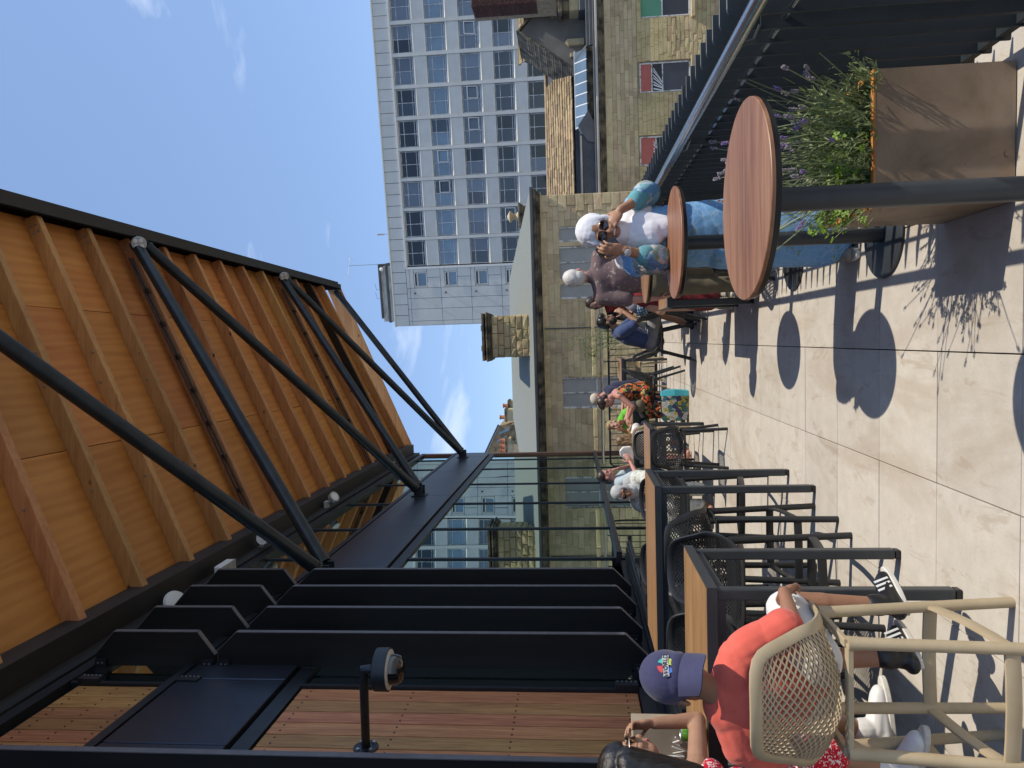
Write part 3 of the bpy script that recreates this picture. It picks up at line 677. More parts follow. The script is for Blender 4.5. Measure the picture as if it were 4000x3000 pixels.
def stone_set(matr, rough, n=7): return [unit_stone(rough).mesh('stone', matr) for _ in range(n)]
def courses(parent, meshes, x0, x1, y, zs, lmin, lmax, holes, depth, gap=.008, limit=300, vis=None, xl=None):
    """lay stones in courses on the plane y (facing the camera), leaving out the window openings"""
    made = 0; rest = MB(); rest_m = None
    for z0, z1 in zs:
        x = x0 - RNG.uniform(0, lmin)
        cuts = sorted([(h[0], h[1]) for h in holes if h[2] < (z0+z1)/2 < h[3]])
        while x < x1:
            L = RNG.uniform(lmin, lmax); a, b = max(x, x0), min(x+L, x1); x += L
            if x1-x < lmin*.4: b = x1; x = x1
            segs = [(a, b)]
            for h0, h1 in cuts:
                segs = [s for g in segs for s in ((g[0], min(g[1], h0)), (max(g[0], h1), g[1])) if s[1]-s[0] > .03]
            for s0, s1 in segs:
                if vis and not vis((s0+s1)/2, z1): continue
                if made < limit:
                    o = link('stone', meshes[RNG.integers(len(meshes))], parent)
                    o.location = V(s0+gap/2, y-depth+RNG.uniform(-.006, .006), z0+gap/2)-wloc(parent); o.scale = (s1-s0-gap, depth, z1-z0-gap); made += 1
                else: rest.box(s0+gap/2, s1-gap/2, y-depth+RNG.uniform(-.006, .006), y, z0+gap/2, z1-gap/2)
    if rest.v: rest.build('stone_mass', meshes[0].materials[0], parent, kind='stuff')
    return made
def zstack(z0, z1, h): n = max(1, round((z1-z0)/h)); return [(z0+(z1-z0)*i/n, z0+(z1-z0)*(i+1)/n) for i in range(n)]

# ---- sandstone building straight ahead
b1 = thing('sandstone_building', 'low sandstone building with boarded windows and a pale flat hipped roof beyond the end railing', 'building', (0, 22, 0))
YW = 22.0; XL, XR = -6.5, 4.44
W1 = (-2.17, -1.19, -1.35, 2.06); LW = [(3.04, 3.5, -.35, 2.02), (1.86, 2.89, -.35, 2.04), (1.27, 1.74, -.35, 2.06)]
WW = (1.27, 3.5, -.35, 2.05)
m = mb(); m.box(XL, XR, YW+.12, YW+6, -12, 2.5)
for a, b in ((XL, W1[0]), (W1[1], WW[0]), (WW[1], XR)): m.box(a, b, YW, YW+.12, -12, 2.5)
m.box(W1[0], W1[1], YW, YW+.12, W1[3], 2.5); m.box(WW[0], WW[1], YW, YW+.12, WW[3], 2.5); m.box(W1[0], W1[1], YW, YW+.12, -12, W1[2]); m.box(WW[0], WW[1], YW, YW+.12, -12, WW[2])
m.build('wall', M['mortar'], b1)
ss = stone_set(M['stoneA'], .10)
holes = [W1, WW]
zs = zstack(1.045, 2.53, .185)+zstack(-1.3, .90, .2)
courses(b1, ss, -4.35, XR-.30, YW, zs, .32, .78, holes, .016, gap=.006, limit=240)
for a, b in ((-4.35, W1[0]), (W1[1], WW[0]), (WW[1], XR-.3)):      # string course, one long stone after another
    x = a
    while x < b-.02:
        L = min(RNG.uniform(.7, 1.3), b-x); L = b-x if b-x-L < .3 else L
        o = link('stone', ss[RNG.integers(7)], b1); o.location = V(x+.003, YW-.05, .905)-b1.location; o.scale = (L-.006, .05, .135); x += L
for i, (z0, z1) in enumerate(zstack(-1.3, 2.53, .27)):              # quoins
    w = .52 if i % 2 else .34
    o = link('quoin', ss[i % 7], b1); o.location = V(XR-w+.04, YW-.045, z0+.004)-b1.location; o.scale = (w, .045, z1-z0-.008)
    o = link('quoin', ss[(i+3) % 7], b1); o.location = V(XR+.045, YW+.0, z0+.004)-b1.location; o.rotation_euler = (0, 0, R(90)); o.scale = (.34 if i % 2 else .52, .045, z1-z0-.008)
m = mb()
for z0, z1, d in ((2.53, 2.60, .10), (2.60, 2.66, .16), (2.66, 2.74, .22)): m.box(XL, XR+d, YW-d, YW+.3, z0, z1)
m.build('cornice', M['stonedark'], b1, bevel=.008)
mb().box(XL, XR+.12, YW-.115, YW+.1, 2.50, 2.527).build('cornice_bed', M['stoneA'], b1)
m = mb(); m.box(XL, XR+.26, YW-.27, YW+.2, 2.745, 2.80); m.box(XL, XR+.27, YW-.285, YW-.265, 2.77, 2.84); m.build('gutter_edge', M['lead'], b1, bevel=.006)
# pale roof with hips
ez, rz_, ry = 2.83, 3.80, 24.6
E = [V(XL-1, YW-.2, ez), V(XR+.22, YW-.2, ez), V(XR+.22, 28.6, ez), V(XL-1, 28.6, ez)]; Rr, Rl = V(2.1, ry, rz_), V(-2.7, ry, rz_)
m = mb(); m.add(E+[Rl, Rr], [(0, 1, 5, 4), (1, 2, 5), (2, 3, 4, 5), (3, 0, 4)]); m.build('roof', M['flatroof'], b1)
def window(par, x0, x1, z0, z1, y, cols, rows, fm, panes, fw=.05, mull=.03, name='window'):
    m = mb(); m.box(x0, x1, y, y+.06, z1-fw, z1); m.box(x0, x1, y, y+.06, z0, z0+fw); m.box(x0, x0+fw, y, y+.06, z0+fw, z1-fw); m.box(x1-fw, x1, y, y+.06, z0+fw, z1-fw)
    cx = [x0+fw]+[x0+(x1-x0)*c for c in cols]+[x1-fw]; cz = [z0+fw]+[z0+(z1-z0)*r for r in rows]+[z1-fw]
    for c in cx[1:-1]: m.box(c-mull/2, c+mull/2, y+.008, y+.05, z0+fw, z1-fw)
    for r in cz[1:-1]: m.box(x0+fw, x1-fw, y+.012, y+.046, r-mull/2, r+mull/2)
    w = m.build(name, fm, par)
    k = 0
    for j in range(len(cz)-1):
        for i in range(len(cx)-1):
            pm_ = panes[k % len(panes)] if isinstance(panes, list) else panes(i, j); k += 1
            mb().box(cx[i], cx[i+1], y+.03, y+.036, cz[j], cz[j+1]).build('pane', pm_, w)
    return w
window(b1, W1[0], W1[1], W1[2], W1[3], YW+.03, [.5], [.34, .66], M['peel'], [M['greypanel']], .055, .035)
for h in LW: window(b1, h[0], h[1], h[2], h[3], YW+.03, [.52] if h[1]-h[0] > .8 else [], [.42], M['peel'], [M['greypanel']], .05, .03)
for x in (2.965, 1.80): mb().box(x-.07, x+.07, YW-.01, YW+.1, WW[2], WW[3]).build('stone_mullion', M['stoneA'], b1, bevel=.01)
mb().box(.345, .375, YW-.05, YW-.02, -3, 2.5).build('downpipe', M['lead'], b1)
m = mb(); m.box(-.55, -.50, YW-.06, YW-.02, .93, .99); m.tube([(-.53, YW-.05, .97), (-.5, YW-.05, 1.12), (-.42, YW-.05, 1.15)], .008, 6); m.build('cable_hook', M['black'], b1)
# chimney on the roof edge
ch = thing('stone_chimney', 'stout sandstone chimney with a sooty cornice on the edge of the pale roof', 'chimney', (.16, 22.7, 2.8))
mb().box(-.47, .79, 22.32, 23.3, 2.7, 4.3).build('core', M['mortar'], ch)
cs = stone_set(M['stoneB'], .55)
n = courses(ch, cs, -.49, .81, 22.32, zstack(2.84, 4.20, .195), .24, .5, [], .04, .014)
for z0, z1 in zstack(2.84, 4.2, .195):
    for xs_, rz in ((.83, R(90)),):
        o = link('stone', cs[RNG.integers(7)], ch); o.location = V(xs_, 22.33, z0+.006)-wloc(ch); o.rotation_euler = (0, 0, rz); o.scale = (.96, .04, z1-z0-.012)
    o = link('stone', cs[RNG.integers(7)], ch); o.location = V(-.51, 23.29, z0+.006)-wloc(ch); o.rotation_euler = (0, 0, R(-90)); o.scale = (.96, .04, z1-z0-.012)
m = mb()
for z0, z1, d in ((4.2, 4.25, .05), (4.25, 4.33, .10), (4.33, 4.38, .14)): m.box(-.49-d, .81+d, 22.29-d, 23.33+d, z0, z1)
m.build('cornice', M['stonedark'], ch, bevel=.012)
m = mb(); m.box(-.60, .92, 22.2, 23.4, 4.44, 4.52)
for x in (-.5, -.3, .1, .5, .75): m.box(x-.05, x+.08, 22.3, 23.3, 4.38, 4.44)
for x in (-.2, .45): m.box(x-.09, x+.09, 22.4, 22.7, 4.52, 4.57)
m.build('cap_slab', M['stonedark'], ch, bevel=.01)
m = mb(); m.box(-.52, .84, 22.24, 22.30, 2.80, 2.93); m.box(.60, .80, 22.19, 22.24, 2.82, 2.95); m.box(-.5, -.42, 22.19, 22.24, 2.82, 2.95); m.build('lead_flashing', M['lead'], ch, bevel=.005)
# urn finial behind the roof
ur = thing('stone_finial', 'carved stone urn finial on a dark moulded block behind the pale roof', 'finial', (4.53, 25.7, 2.9))
m = mb(); m.box(4.2, 4.84, 25.4, 26.0, 2.6, 3.28); m.build('pedestal', M['stonedark'], ur, bevel=.02)
m = mb(); m.box(4.15, 4.9, 25.33, 26.07, 3.28, 3.36); m.box(4.10, 4.95, 25.3, 26.1, 3.36, 3.46); m.build('moulding', M['stonedark'], ur, bevel=.02)
mb().lathe([(.18, 3.46), (.15, 3.52), (.09, 3.55), (.08, 3.60), (.13, 3.68), (.20, 3.76), (.21, 3.79), (.12, 3.84), (.03, 3.89)], (4.53, 25.7, 0), 20).build('urn', M['stoneA'], ur, smooth=True)

# ---- building on the right with coloured window panels
b2 = thing('rubble_stone_building', 'sandstone building on the right with red and green window panels below stone slate roofs', 'building', (9, 26, 0))
YB = 26.0; X0, X1 = 4.0, 13.4
WH = [(10.98+.42*0, 12.5, -2.83, -1.02), (8.76, 9.82, -2.81, -1.0), (6.18, 7.23, -2.81, -.96)]
WH[0] = (11.37, 12.45, -2.83, -1.02)
m = mb(); m.box(X0, X1, YB+.14, YB+8, -12, .2)
xs_ = [X0]+[v for h in sorted(WH) for v in (h[0], h[1])]+[X1]
for a, b in zip(xs_[0::2], xs_[1::2]): m.box(a, b, YB, YB+.14, -12, .2)
for h in WH: m.box(h[0], h[1], YB, YB+.14, h[3], .2); m.box(h[0], h[1], YB, YB+.14, -12, h[2])
m.build('wall', M['mortar'], b2)
s2 = stone_set(M['stoneB'], .35); s3 = stone_set(M['stoneA'], .08)
vis = lambda x, z: z > 1.635-.60*x-.35 and x < 12.7
n = courses(b2, s3, 4.6, 12.7, YB, zstack(-.92, -.02, .15), .3, .7, [], .012, limit=110, vis=vis)
courses(b2, s2, 4.6, 12.7, YB, zstack(-4.6, -.93, .15), .2, .62, [(h[0]-.02, h[1]+.02, h[2]-.15, h[3]+.0) for h in WH], .022, limit=185, vis=vis)
for a in np.arange(4.7, 12.7, 1.32):
    o = link('stone', s3[RNG.integers(7)], b2); o.location = V(a, YB-.03, -.015)-b2.location; o.scale = (1.31, .03, .245)
m = mb()
for z0, z1, d in ((.24, .32, .08), (.32, .40, .15), (.40, .48, .20)): m.box(X0, X1, YB-d, YB+.3, z0, z1)
m.build('cornice', M['stonedark'], b2, bevel=.01)
m = mb(); m.box(X0, X1, YB-.30, YB-.12, .485, .56); m.box(X0, X1, YB-.12, YB+.5, .485, .51); m.build('gutter', M['gutter'], b2, bevel=.01)
for i, h in enumerate(WH):
    top = M['greenpanel'] if i == 0 else M['redpanel']
    r = .54 if i == 0 else (.755 if i == 1 else .68)
    rows = [.545] if i == 0 else [.545, r] if r > .6 else [.545]
    window(b2, h[0], h[1], h[2], h[3], YB+.04, [], rows, M['peel'], (lambda t, nr: (lambda a, j: t if j == nr else M['pane_mid'] if j == 0 else M['pane_dark']))(top, len(rows)), .055, .04)
    mb().box(h[0]-.12, h[1]+.12, YB-.16, YB+.05, h[2]-.14, h[2]-.005).build('sill', M['stoneA'], b2, bevel=.012)
    if i:
        c = mb()
        for k in range(7):
            xa = h[0]+.06+k*.05; c.add([(xa, YB+.062+.012*(k % 2), h[2]+1.0), (xa+.05, YB+.062+.012*((k+1) % 2), h[2]+1.0), (xa+.13+.07*k, YB+.062+.012*((k+1) % 2), h[3]-.5), (xa+.06+.07*k, YB+.062+.012*(k % 2), h[3]-.5)], [(0, 1, 2, 3)])
        c.build('curtain', M['white'], b2)
window(b2, 10.4, 11.3, -5.4, -3.75, YB+.02, [], [.6], M['stoneA'], [M['pane_dark'], M['pane_mid']], .09, .06)
# roofs behind the eaves: stone slates laid in courses
def slates(par, x0, x1, p0, p1, rows, w, limit=300):
    """p0, p1: (y, z) of the eave and the ridge"""
    ms = []
    for k in range(5):
        q = lambda: RNG.uniform(-.12, .12)
        ms.append(mb().add([(0, q()*.3, q()), (1, q()*.3, q()), (1, 1.25, 0), (0, 1.25, 0), (0, q()*.3, q()+1), (1, q()*.3, q()+1), (1, 1.25, .4), (0, 1.25, .4)], [(4, 5, 6, 7), (0, 1, 5, 4), (1, 2, 6, 5), (3, 0, 4, 7), (2, 3, 7, 6), (0, 3, 2, 1)]).mesh('slate', M['slate']))
    dy, dz = (p1[0]-p0[0])/rows, (p1[1]-p0[1])/rows; L = math.hypot(dy, dz); tilt = math.atan2(dz, dy)
    n = 0
    for r in range(rows):
        x = x0-RNG.uniform(0, w)
        while x < x1:
            ww = w*RNG.uniform(.7, 1.35); a, b = max(x, x0), min(x+ww, x1); x += ww
            if b-a < .05 or n >= limit: continue
            o = link('slate', ms[RNG.integers(5)], par); n += 1
            o.location = V(a+.006, p0[0]+dy*r, p0[1]+dz*r+.02+RNG.uniform(-.006, .01))-wloc(par); o.rotation_euler = (tilt-.05, 0, 0); o.scale = (b-a-.012, L, .045)
b3 = thing('slate_roofed_range', 'long stone slate roof behind the right hand building', 'roof', (9, 29, .5))
m = mb(); m.prism([V(4.5, 28.25, 1.32), V(4.5, 31.1, 2.46), V(4.5, 33.5, 1.3), V(4.5, 33.5, -3), V(4.5, 28.25, -3)], (10.5, 0, 0)); m.build('roof_deck', M['lead'], b3)
slates(b3, 5.4, 10.9, (28.2, 1.36), (31.0, 2.46), 11, .42)
mb().tube([(4.5, 31.05, 2.52), (12.4, 31.05, 2.5)], .07, 8).build('ridge', M['slate'], b3)
b5 = thing('far_slate_roof', 'small piece of stone slate roof above the grey gable', 'roof', (14, 31, 2))
m = mb(); m.prism([V(12.2, 29.6, 2.2), V(12.2, 31.2, 3.55), V(12.2, 33, 2.2)], (4, 0, 0)); m.build('roof_deck', M['lead'], b5)
slates(b5, 12.0, 15.5, (29.4, 2.1), (31.1, 3.6), 10, .45); mb().tube([(12.0, 31.15, 3.63), (16, 31.15, 3.6)], .07, 8).build('ridge', M['slate'], b5)
gb = thing('grey_gable', 'grey rendered gable with a dark slate edge between the slate roofs', 'gable', (11.8, 27.5, .6))
G = [V(10.32, 27.6, 1.28), V(10.9, 27.6, .55), V(13.9, 27.6, .55), V(13.9, 27.6, 1.3), V(11.88, 27.6, 3.34)]
mb().prism(G, (0, 2.4, 0)).build('wall', M['render'], gb)
m = mb()
for a, b in ((V(10.2, 27.5, 1.18), V(11.9, 27.5, 3.42)), (V(11.86, 27.5, 3.42), V(13.4, 27.5, 1.9))):
    k = 26
    for i in range(k): p, q = a+(b-a)*i/k, a+(b-a)*(i+.97)/k; m.prism([p+V(0, RNG.uniform(-.04, .02), -.02), q+V(0, 0, -.03), q+V(0, 0, .05), p+V(0, 0, .06+RNG.uniform(0, .02))], (0, 2.6, 0))
m.build('slate_edge', M['stonedark'], gb)
m = mb(); m.box(11.2, 11.42, 27.45, 27.6, .9, 1.5); m.prism([V(11.2, 27.4, 1.502), V(11.42, 27.4, 1.502), V(11.31, 27.4, 1.62)], (0, .2, 0)); m.build('corbel', M['stoneA'], gb)
mb().box(10.75, 10.9, 27.45, 27.6, .95, 1.45).build('corbel', M['stoneA'], gb, bevel=.02)
bc = thing('black_chimney', 'soot blackened moulded chimney at the top right beside the grey gable', 'chimney', (12.8, 27.2, .8))
m = mb(); m.box(12.33, 14, 26.95, 28.4, 2.16, 3.2); m.build('shaft', M['stonedark'], bc, bevel=.01)
m = mb(); m.box(12.24, 14, 26.86, 28.5, 2.02, 2.16); m.box(12.20, 14, 26.82, 28.5, 1.86, 1.95); m.box(12.12, 14, 26.74, 28.5, 1.70, 1.86); m.box(12.22, 14, 26.84, 28.5, 1.95, 2.02); m.box(12.2, 14, 26.84, 28.5, 1.45, 1.70); m.build('moulding', M['stonedark'], bc, bevel=.02)
mb().box(12.22, 14, 26.9, 28.4, 1.08, 1.45).build('base_stone', M['stoneA'], bc, bevel=.02)
mb().box(12.15, 14, 26.8, 28.4, .6, 1.08).build('lead_apron', M['lead'], bc, bevel=.02)
rc = thing('red_brick_chimney', 'dark red brick chimney stack cut off by the top edge of the picture', 'chimney', (11.8, 24, 3.5))
mb().box(11.30, 12.5, 24.02, 25.2, 1.9, 4.75).build('core', M['mortar'], rc)
bmesh_ = unit_stone(.05).mesh('brick', M['brick']); n = 0
for j, z in enumerate(np.arange(2.55, 4.7, .078)):
    for i in range(2):
        o = link('brick', bmesh_, rc); x = 11.24+(.225*i if j % 2 else .115+.225*(i-1)); w = .215 if x >= 11.24 else .105; x = max(x, 11.24)
        o.location = V(x+.04*(z-2.55)/2.2*0, 24.0, z)-wloc(rc); o.scale = (w, .03, .068)
    o = link('brick', bmesh_, rc); o.location = V(11.27, 24.9, z)-wloc(rc); o.rotation_euler = (0, 0, R(-90)); o.scale = (.88, .03, .068)
# glazed roof light, lead flats
sk = thing('roof_lantern', 'low glazed roof light with white bars in front of the slate roof', 'roof light', (9.2, 27, .9))
g = mb(); g.prism([V(7.9, 26.6, .84), V(7.9, 27.3, 1.26), V(7.9, 28.0, .84)], (2.8, 0, 0)); 
def P(x, t): return V(x, 26.57+.72*t, .855+.425*t)
for k in range(7):
    a, b = 7.9+.4*k, 7.9+.4*(k+1); mb().prism([P(a+.02, 0), P(b-.02, 0), P(b-.02+.12, 1), P(a+.02+.12, 1)], V(0, -.012, .02)).build('glass_pane', M['pane_blue'], sk)
    mb().bar(P(a, 0), P(a+.12, 1), .035, .05).build('glazing_bar', M['white'], sk)
m = mb(); m.bar(P(7.85, 1)+V(.12, 0, .01), P(10.75, 1)+V(.12, 0, .01), .06, .06); m.build('ridge_bar', M['white'], sk)
m = mb(); m.bar(P(10.75, -.05), P(10.55, 1.02), .09, .05); m.build('verge', M['lead'], sk)
mb().box(7.7, 10.8, 26.75, 28, .5, .84).build('kerb', M['stonedark'], sk, bevel=.01)
lf_ = thing('lead_flat_roof', 'grey lead covered flat roofs between the eaves and the slate roof', 'roof', (8, 27, .5))
m = mb(); m.box(4.2, 13.6, 26.3, 28.2, .30, .62); m.build('flat', M['lead'], lf_, bevel=.01)
m = mb(); m.box(4.3, 7.6, 26.55, 28.1, .62, 1.14); m.box(4.3, 7.62, 26.5, 26.6, 1.12, 1.17); m.build('upstand', M['lead'], lf_, bevel=.01)
m = mb(); m.prism([V(7.25, 26.5, .64), V(8.0, 26.5, .64), V(8.42, 26.5, .84), V(7.9, 26.5, 1.22), V(7.3, 26.5, .9)], (0, .5, 0)); m.build('hip_cover', M['lead'], lf_)
m = mb(); m.box(4.3, 7.5, 26.46, 26.52, 1.10, 1.15); m.build('white_edge', M['gutter'], lf_)
m = mb(); m.box(10.7, 13.6, 26.4, 26.5, .62, .86); m.box(10.7, 13.6, 26.35, 26.4, .62, .74); m.build('lead_step', M['lead'], lf_, bevel=.01)

# ---- concrete clad tower block
TH = R(8.1); TT = Vector((math.cos(TH), -math.sin(TH), 0)); TN = Vector((-math.sin(TH), -math.cos(TH), 0)); TO = Vector((0, 62, 0))
def tp(s, z, d=0): return TO+TT*s+TN*d+V(0, 0, z)
tw = thing('tower_block', 'tall pale clad tower block with rows of weathered steel windows', 'building', tuple(TO))
def tbox(m, s0, s1, z0, z1, d0, d1, mi=0): return m.obox((tp(s0, z0, d0)+tp(s1, z1, d1))/2, TT*(s1-s0)/2, TN*(d1-d0)/2, V(0, 0, (z1-z0)/2), mi)
S1 = 44
m = mb(); tbox(m, 1.7, S1, -12, 17.35, -14, -.32); m.build('core_wall', M['towerjoint'], tw)
m = mb(); tbox(m, 1.66, 1.70, -12, 17.3, -14, -.01); m.build('end_wall', M['towerpanel'], tw)
s = 1.68; k = 0
while s < S1:                                                       # parapet panels
    w = .95; m = mb(); tbox(m, s+.02, s+w-.02, 16.14, 17.36, -.3, .02); m.build('parapet_panel', M['towerpanel'], tw); s += w
m = mb(); tbox(m, 1.6, S1, 17.36, 17.46, -.5, .12); m.build('coping', M['towersill'], tw)
m = mb(); tbox(m, 6.75, S1, 15.98, 16.12, -.3, .10); tbox(m, 6.68, 6.86, -12, 16.1, -.3, .10); m.build('frame_rib', M['towersill'], tw)
ROWS = [14.30+.0, 11.50, 8.72, 5.95, 3.2, .45]; PIT = 2.49; C0 = 6.95; NC = 9
HW = 2.18
def col_s(c): return C0+PIT*c
TWF = {}
for c in range(NC+1):
    s0 = col_s(c)
    m = mb(); tbox(m, s0+HW+.02, s0+PIT-.02, -3, 15.98, -.3, .07)
    m.build('pier', M['towerpanel'], tw)
    for r, z0 in enumerate(ROWS):
        z1 = z0+1.56
        m = mb(); zt = ROWS[r-1]-.02 if r else 15.98; tbox(m, s0+.0, s0+HW, z1+.02, zt-.12 if r else zt, -.3, .0)
        if r or True: m.build('spandrel_panel', M['towerpanel'], tw)
        m = mb(); fw = .06
        tbox(m, s0+.02, s0+HW-.02, z1-fw, z1, -.24, -.16); tbox(m, s0+.02, s0+HW-.02, z0, z0+fw, -.24, -.16); tbox(m, s0+.02, s0+.02+fw, z0+fw, z1-fw, -.24, -.16); tbox(m, s0+HW-.02-fw, s0+HW-.02, z0+fw, z1-fw, -.24, -.16)
        zt1, zt2 = z1-.42, z0+.22
        tbox(m, s0+.08, s0+HW-.08, zt1-.025, zt1+.025, -.23, -.165)
        if r != 2 or c % 3: tbox(m, s0+.08, s0+HW-.08, zt2-.02, zt2+.02, -.23, -.167)
        tbox(m, s0+HW/2-.025, s0+HW/2+.025, z0+fw, z1-fw, -.235, -.163)
        w = m.build('window', M['towerframe'], tw)
        kk = RNG.random()
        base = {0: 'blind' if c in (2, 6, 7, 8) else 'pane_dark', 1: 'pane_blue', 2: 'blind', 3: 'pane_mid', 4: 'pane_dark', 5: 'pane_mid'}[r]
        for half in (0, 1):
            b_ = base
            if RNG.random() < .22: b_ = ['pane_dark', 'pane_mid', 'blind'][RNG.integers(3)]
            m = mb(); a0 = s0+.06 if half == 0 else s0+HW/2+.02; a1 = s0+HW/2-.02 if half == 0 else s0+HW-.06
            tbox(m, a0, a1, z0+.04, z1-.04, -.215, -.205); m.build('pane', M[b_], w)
        if (r, c) in ((2, 7), (2, 4), (3, 1), (1, 3), (1, 2), (2, 5)):
            m = mb(); a0 = s0+HW/2+.06; e = [tp(a0, z0+.3, -.12), tp(s0+HW-.1, z0+.3, -.12), tp(s0+HW-.1, z1-.45, .06), tp(a0, z1-.45, .06)]
            for i in range(4): m.bar(e[i], e[(i+1) % 4], .06, .05, TN)
            m.build('open_sash', M['white'], w)
        m = mb(); m.prism([tp(s0, z0-.02, -.20), tp(s0, z0-.15, .05), tp(s0, z0-.22, .05), tp(s0, z0-.22, -.20)], TT*HW); m.build('sill', M['towersill'], w)
# plain panelled strip with small windows at the left end
vs_ = [1.70, 2.08, 3.16, 4.10, 5.0, 6.70]; hs = [16.12, 15.83, 13.08, 10.38, 7.68, 4.95, 2.2, -.5]
for a, b in zip(vs_[:-1], vs_[1:]):
    for z1, z0 in zip(hs[:-1], hs[1:]):
        if a > 4.9 and z1-z0 > 1:
            for (p, q, u, v_) in ((a, 6.7, z1-.38, z1), (a, 5.10, z0+1.17, z1-.38), (6.38, 6.7, z0+1.17, z1-.38), (a, 5.9, z0, z0+1.17), (5.9, 6.7, z0, z0+1.17)):
                m = mb(); tbox(m, p+.015, q-.015, u+.015, v_-.015, -.3, .0); m.build('cladding_panel', M['towerpanel'], tw)
            zz0, zz1 = z0+1.2, z1-.40; m = mb()
            for (p, q, u, v_) in ((5.12, 6.36, zz1-.07, zz1), (5.12, 6.36, zz0, zz0+.07), (5.12, 5.19, zz0+.07, zz1-.07), (6.29, 6.36, zz0+.07, zz1-.07), (5.19, 6.29, zz1-.37, zz1-.31)): tbox(m, p, q, u, v_, -.2, -.04)
            w = m.build('small_window', M['towersill'], tw); m = mb(); tbox(m, 5.19, 6.29, zz0+.07, zz1-.37, -.15, -.13); m.build('pane', M['pane_blue'], w)
            m = mb(); tbox(m, 5.19, 6.29, zz1-.31, zz1-.07, -.15, -.13); m.build('pane', M['pane_dark'], w)
            m = mb(); m.bar(tp(5.22, zz1-.30, .10), tp(6.26, zz1-.30, .10), .05, .04); m.build('open_sash', M['white'], w)
        else:
            m = mb(); tbox(m, a+.015, b-.015, z0+.015, z1-.015, -.3, .0); m.build('cladding_panel', M['towerpanel'], tw)
        if 3.9 < a < 4.3 and z1-z0 > 1: m = mb(); q = tp(a+.45, z1-.42, 0); m.lathe([(.07, 0), (.07, .18), (.05, .2)], q, 12, axis=TN); m.build('vent_pipe', M['black'], tw)
# plant room, aerials
pr = thing('plant_room', 'weathered grey plant room standing on the tower roof', 'plant room', tuple(tp(4.6, 17.4, -2)))
m = mb(); tbox(m, 2.0, 7.0, 17.46, 18.72, -6, -1.2); m.build('wall', M['gutter'], pr)
m = mb(); tbox(m, 1.9, 7.1, 18.05, 18.25, -6.1, -1.1); tbox(m, 2.3, 7.2, 18.72, 18.9, -6.2, -1.0); m.build('roof_edge', M['lead'], pr, bevel=.03)
m = mb(); tbox(m, 3.9, 4.7, 18.9, 19.3, -3.5, -2.6); m.build('roof_box', M['gutter'], pr, bevel=.03)
m = mb(); m.ell(tp(6.75, 18.55, -.9), (.17, .1, .17)); m.build('dish', M['white'], pr, smooth=True)
for zz in (.7, 1.1): m = mb(); tbox(m, 6.95, 7.1, 17.46+zz, 17.5+zz, -1.3, -1.0); m.build('bracket', M['lead'], pr)
ae = thing('tv_aerial', 'large grey television aerial on a mast above the plant room', 'aerial', tuple(tp(7.15, 18.7, -1.5)))
a = tp(7.2, 18.2, -1.5); b = tp(7.15, 21.7, -1.5)
mb().tube([a, b], .03, 6).build('mast', M['galv'], ae); q0, q1 = tp(6.25, 21.75, -1.2), tp(7.9, 21.62, -1.8); mb().tube([q0, q1], .02, 5).build('boom', M['galv'], ae)
for t in (0, .72, .98): p = q0+(q1-q0)*t; mb().tube([p+V(.33, .6, .58), p-V(.33, .6, .58)], .011, 5).build('element', M['galv'], ae)
ae2 = thing('roof_antenna', 'pale panel antenna on a thin pole at the tower roof edge', 'aerial', tuple(tp(9.8, 17.4, -.6)))
mb().tube([tp(9.8, 17.4, -.6), tp(9.8, 18.0, -.6)], .025, 6).build('pole', M['galv'], ae2); m = mb(); tbox(m, 9.72, 9.86, 17.95, 18.6, -.65, -.5); m.build('antenna_panel', M['gutter'], ae2, bevel=.02)
for s_, lab in ((4.85, 'small whip aerial on the right of the plant room roof box'), (4.05, 'small forked aerial on the left of the plant room roof box')):
    t = thing('small_aerial', lab, 'aerial', tuple(tp(s_, 18.9, -3)), 0, 'small aerials on the plant room')
    mb().tube([tp(s_, 18.9, -3), tp(s_-.05, 19.75, -3)], .02, 5).build('mast', M['galv'], t); mb().tube([tp(s_-.1, 19.7, -3), tp(s_+.55, 19.85, -3)], .02, 5).build('boom', M['galv'], t)
# ---- houses far off on the left
fh = thing('far_terrace_house', 'far stone house with a steep slate roof and blue rooflights at the left', 'house', (-7, 45, 4))
m = mb(); m.prism([V(-9, 45, 5.0), V(-9, 47.5, 5.0), V(-7.15, 46.5, 7.9)], (0, 0, .01)); 
m = mb(); m.box(-12, -5.3, 45, 50, -12, 5.2); m.build('wall', M['stonedark'], fh)
